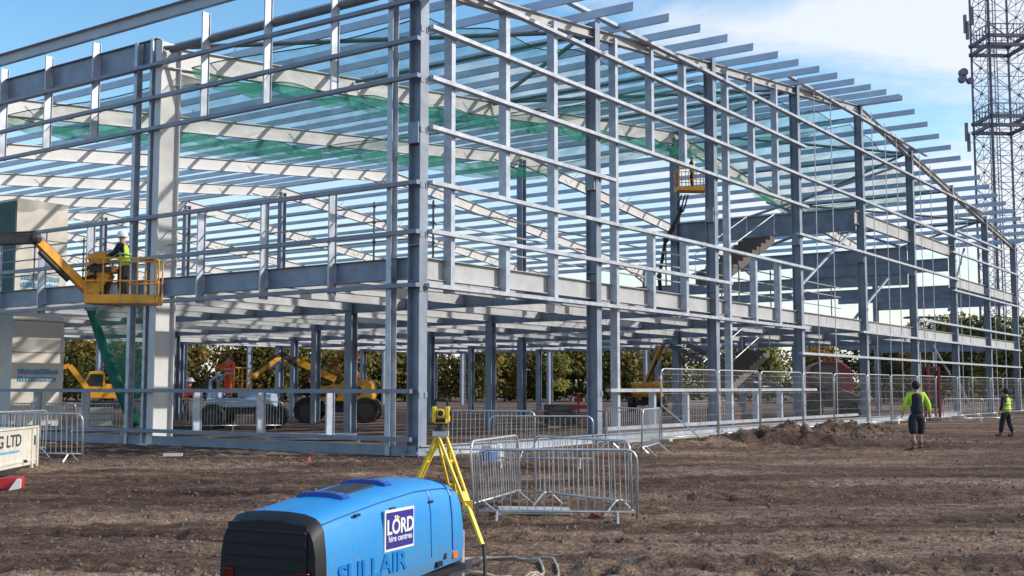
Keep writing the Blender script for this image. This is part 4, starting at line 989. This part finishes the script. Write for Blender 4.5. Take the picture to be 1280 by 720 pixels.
# ------------------------------------------------------------------ distant light poles
for i,(px,l) in enumerate(((1168,'slender lamp post seen through the far gable bays'),(1151,'second slender lamp post left of the other, beyond the far bays'))):
    q = at(px,484,95); q.z = 0; lp = thing('lamp_post', l, 'lamp post', tuple(q))
    MB().tube([q,q+ZZ*7.4],.09,8,.05).build('pole', tubem, lp); MB().tube([q+ZZ*7.4-Vector((1.,0,0)),q+ZZ*7.4+Vector((1.,0,0))],.05,6).build('cross_arm', tubem, lp)
    for sg in (-1,1): MB().box(q+ZZ*7.3+Vector((sg*1.,0,0)),(.45,.25,.15)).build('lamp_head', darkm, lp)

# ------------------------------------------------------------------ trees and wood
def leafmat(name, cols):
    m = bpy.data.materials.new(name); t = nt(m); N = t.nodes; L = t.links; b = N['Principled BSDF']; b.inputs['Roughness'].default_value=.75; b.inputs['Specular IOR Level'].default_value=.25
    tc = N.new('ShaderNodeTexCoord'); no = N.new('ShaderNodeTexNoise'); no.inputs['Scale'].default_value=.33; no.inputs['Detail'].default_value=5; L.new(tc.outputs['Object'],no.inputs['Vector'])
    oi = N.new('ShaderNodeNewGeometry'); ad = N.new('ShaderNodeMath'); ad.operation='MULTIPLY_ADD'; ad.inputs[1].default_value=.22; L.new(oi.outputs['Random Per Island'],ad.inputs[0]); L.new(no.outputs['Fac'],ad.inputs[2])
    cr = N.new('ShaderNodeValToRGB'); cr.color_ramp.interpolation='LINEAR'
    ps = np.linspace(.42,.78,len(cols)); cr.color_ramp.elements[0].position=ps[0]; cr.color_ramp.elements[0].color=(*cols[0],1); cr.color_ramp.elements[1].position=ps[-1]; cr.color_ramp.elements[1].color=(*cols[-1],1)
    for p_,c_ in list(zip(ps,cols))[1:-1]: e_=cr.color_ramp.elements.new(p_); e_.color=(*c_,1)
    L.new(ad.outputs[0],cr.inputs[0]); L.new(cr.outputs[0],b.inputs['Base Color']); return m
lf_wood = leafmat('autumn_wood_leaves', [(.03,.042,.014),(.075,.085,.018),(.17,.15,.02),(.04,.055,.015),(.17,.08,.018),(.20,.15,.022)])
lf_g = leafmat('dark_green_leaves', [(.02,.035,.012),(.05,.07,.02),(.09,.11,.025),(.12,.13,.03)])
lf_y = leafmat('yellow_green_leaves', [(.05,.06,.015),(.12,.13,.02),(.22,.2,.03),(.2,.16,.03)])
lf_o = leafmat('rust_leaves', [(.07,.04,.012),(.18,.08,.015),(.28,.12,.02),(.24,.16,.03)])
def leaves(cents, n, ls):
    vs=[]; fs=[]
    for _ in range(n):
        c_,r_ = random.choice(cents); d = Vector((random.gauss(0,1),random.gauss(0,1),random.gauss(0,1))).normalized()*(random.random()**.4)
        p_ = Vector(c_)+Vector((d.x*r_[0],d.y*r_[1],d.z*r_[2])); a = Vector((random.uniform(-1,1),random.uniform(-1,1),random.uniform(-1,1))).normalized(); b_=a.orthogonal().normalized(); s_=ls*random.uniform(.5,1.4)
        k=len(vs); vs += [p_-a*s_,p_+b_*s_*.6,p_+a*s_,p_-b_*s_*.6]; fs.append((k,k+1,k+2,k+3))
    return MB().add(vs,fs)
def fast(mb_, name, m, parent=None):
    o0=org(parent); me=bpy.data.meshes.new(name); me.from_pydata([tuple(Vector(p_)-o0) for p_ in mb_.v],[],mb_.f); me.materials.append(m); o=bpy.data.objects.new(name,me); COL.objects.link(o); o.parent=parent; return o
cents=[]
for i in range(260):
    x = random.uniform(-95,95); y = 128+random.uniform(-4,12)+.03*abs(x); h = 7.+random.uniform(-2.2,1.4)
    for k in range(3): zz_ = h*(.25+.28*k); cents.append(((x+random.uniform(-1.5,1.5),y,zz_),(2.4,2.,h*.24)))
fast(leaves(cents, 170000, .27), 'woodland', lf_wood).__setitem__('kind','stuff')
tag(bpy.data.objects['woodland'], 'far belt of green, yellow and rust coloured autumn woodland behind the frame', 'woodland')
tk = MB()
def tree(label, x, y, h, m, w=1.):
    t_ = thing('tree', label, 'tree', (x,y,0)); cs=[]
    for k in range(16):
        a=random.uniform(0,6.28); q_=random.random(); rr=(1-q_*.55)*h*.30*w*random.uniform(.4,1.05); cs.append(((x+rr*math.cos(a),y+rr*math.sin(a),h*(.30+.62*q_)),(h*.13*w,h*.13*w,h*.10)))
    fast(leaves(cs, 2600, h*.022), 'crown', m, t_)
    tr = MB().tube([(x,y,0),(x+.1,y,h*.4),(x,y,h*.85)],h*.028,7,h*.006)
    for c_,_ in cs[:9]: tr.tube([(x,y,h*.3),((x+c_[0])/2,(y+c_[1])/2,c_[2]-h*.1),c_],h*.01,5,h*.003)
    tr.build('trunk', trunkm, t_)
def tx(px,Y): return at(px,484,Y).x
for px,Y,h,m,w,l in ((1150,118,8.5,lf_o,1.1,'rust coloured bushy tree seen between the fifth and sixth gable columns'),(1180,114,8.8,lf_g,1.2,'dark green tree behind the sixth gable column'),(1208,112,9.,lf_y,1.2,'yellow green tree between the sixth and seventh gable columns'),(1237,110,8.6,lf_g,1.2,'dark green tree right of the seventh gable column'),(1262,108,8.3,lf_y,1.,'yellow green tree at the far end of the gable'),(1288,106,8.6,lf_g,1.2,'dark tree cut by the right edge of the frame'),
    (1105,120,7.,lf_g,1.2,'low dark green tree behind the fifth gable column'),(1025,122,6.4,lf_o,1.2,'orange tree seen behind the fourth gable column'),(960,120,6.6,lf_y,1.2,'pale yellow green tree between the third and fourth gable columns'),(690,118,5.8,lf_y,1.3,'yellow green tree left of the second gable column'),(430,118,6.,lf_o,1.2,'rust tree beyond the yellow boom lift')):
    tree(l, tx(px,Y), Y, h, m, w)

# ------------------------------------------------------------------ sky and sun
SUN_H, SUN_E = R(93), R(29)           # compass heading from the view direction to the right, elevation
sd_ = Vector((math.sin(SUN_H)*math.cos(SUN_E), math.cos(SUN_H)*math.cos(SUN_E), math.sin(SUN_E)))
sl = bpy.data.lights.new('sun','SUN'); sl.energy = 4.3; sl.angle = R(.55); sl.color=(1.,.93,.84)
so_ = bpy.data.objects.new('sun', sl); COL.objects.link(so_); so_.rotation_euler = sd_.to_track_quat('Z','Y').to_euler()
w = bpy.data.worlds.new('World'); sc.world = w; w.use_nodes = True; t = w.node_tree; N = t.nodes; L = t.links; N.clear()
out = N.new('ShaderNodeOutputWorld'); bg = N.new('ShaderNodeBackground'); bg.inputs['Strength'].default_value = .15
sky = N.new('ShaderNodeTexSky'); sky.sky_type='NISHITA'; sky.sun_disc=False; sky.sun_elevation=SUN_E; sky.sun_rotation=SUN_H; sky.air_density=1.3; sky.dust_density=.6; sky.ozone_density=2.2; sky.altitude=50
tc = N.new('ShaderNodeTexCoord'); sp_ = N.new('ShaderNodeSeparateXYZ'); L.new(tc.outputs['Generated'], sp_.inputs[0])
# project direction onto a cloud plane
dv = N.new('ShaderNodeMath'); dv.operation='ADD'; dv.inputs[1].default_value=.12; L.new(sp_.outputs['Z'],dv.inputs[0])
dx = N.new('ShaderNodeMath'); dx.operation='DIVIDE'; L.new(sp_.outputs['X'],dx.inputs[0]); L.new(dv.outputs[0],dx.inputs[1])
dy = N.new('ShaderNodeMath'); dy.operation='DIVIDE'; L.new(sp_.outputs['Y'],dy.inputs[0]); L.new(dv.outputs[0],dy.inputs[1])
cb = N.new('ShaderNodeCombineXYZ'); L.new(dx.outputs[0],cb.inputs[0]); L.new(dy.outputs[0],cb.inputs[1])
mp = N.new('ShaderNodeMapping'); mp.inputs['Scale'].default_value=(1.0,1.7,1); mp.inputs['Location'].default_value=(.6,.9,0); mp.inputs['Rotation'].default_value=(0,0,R(18)); L.new(cb.outputs[0],mp.inputs[0])
cn = N.new('ShaderNodeTexNoise'); cn.inputs['Scale'].default_value=1.; cn.inputs['Detail'].default_value=9; cn.inputs['Roughness'].default_value=.56; cn.inputs['Distortion'].default_value=.35; L.new(mp.outputs[0],cn.inputs['Vector'])
cr = N.new('ShaderNodeValToRGB'); cr.color_ramp.elements[0].position=.50; cr.color_ramp.elements[0].color=(0,0,0,1); cr.color_ramp.elements[1].position=.66; cr.color_ramp.elements[1].color=(1,1,1,1)
# more cloud to the right, haze towards the horizon
ax_ = N.new('ShaderNodeMath'); ax_.operation='MULTIPLY_ADD'; ax_.inputs[1].default_value=.42; L.new(sp_.outputs['X'],ax_.inputs[0]); L.new(cn.outputs['Fac'],ax_.inputs[2])
L.new(ax_.outputs[0],cr.inputs[0])
hz_ = N.new('ShaderNodeMapRange'); hz_.inputs[1].default_value=.0; hz_.inputs[2].default_value=.24; hz_.inputs[3].default_value=.9; hz_.inputs[4].default_value=0.; L.new(sp_.outputs['Z'],hz_.inputs[0])
mxm = N.new('ShaderNodeMath'); mxm.operation='MAXIMUM'; L.new(cr.outputs[0],mxm.inputs[0]); L.new(hz_.outputs[0],mxm.inputs[1])
sc9 = N.new('ShaderNodeMath'); sc9.operation='MULTIPLY'; sc9.inputs[1].default_value=.9; L.new(mxm.outputs[0],sc9.inputs[0])
mix = N.new('ShaderNodeMix'); mix.data_type='RGBA'; L.new(sc9.outputs[0],mix.inputs[0]); hs_ = N.new('ShaderNodeHueSaturation'); hs_.inputs['Saturation'].default_value=1.3; hs_.inputs['Value'].default_value=1.42; L.new(sky.outputs[0],hs_.inputs['Color']); L.new(hs_.outputs[0],mix.inputs[6]); mix.inputs[7].default_value=(6.2,6.45,6.8,1)
L.new(mix.outputs[2],bg.inputs['Color']); L.new(bg.outputs[0],out.inputs['Surface'])
sc.view_settings.view_transform='Standard'; sc.view_settings.look='None'; sc.view_settings.exposure=0
sc.cycles.max_bounces = 6; sc.cycles.transparent_max_bounces = 24
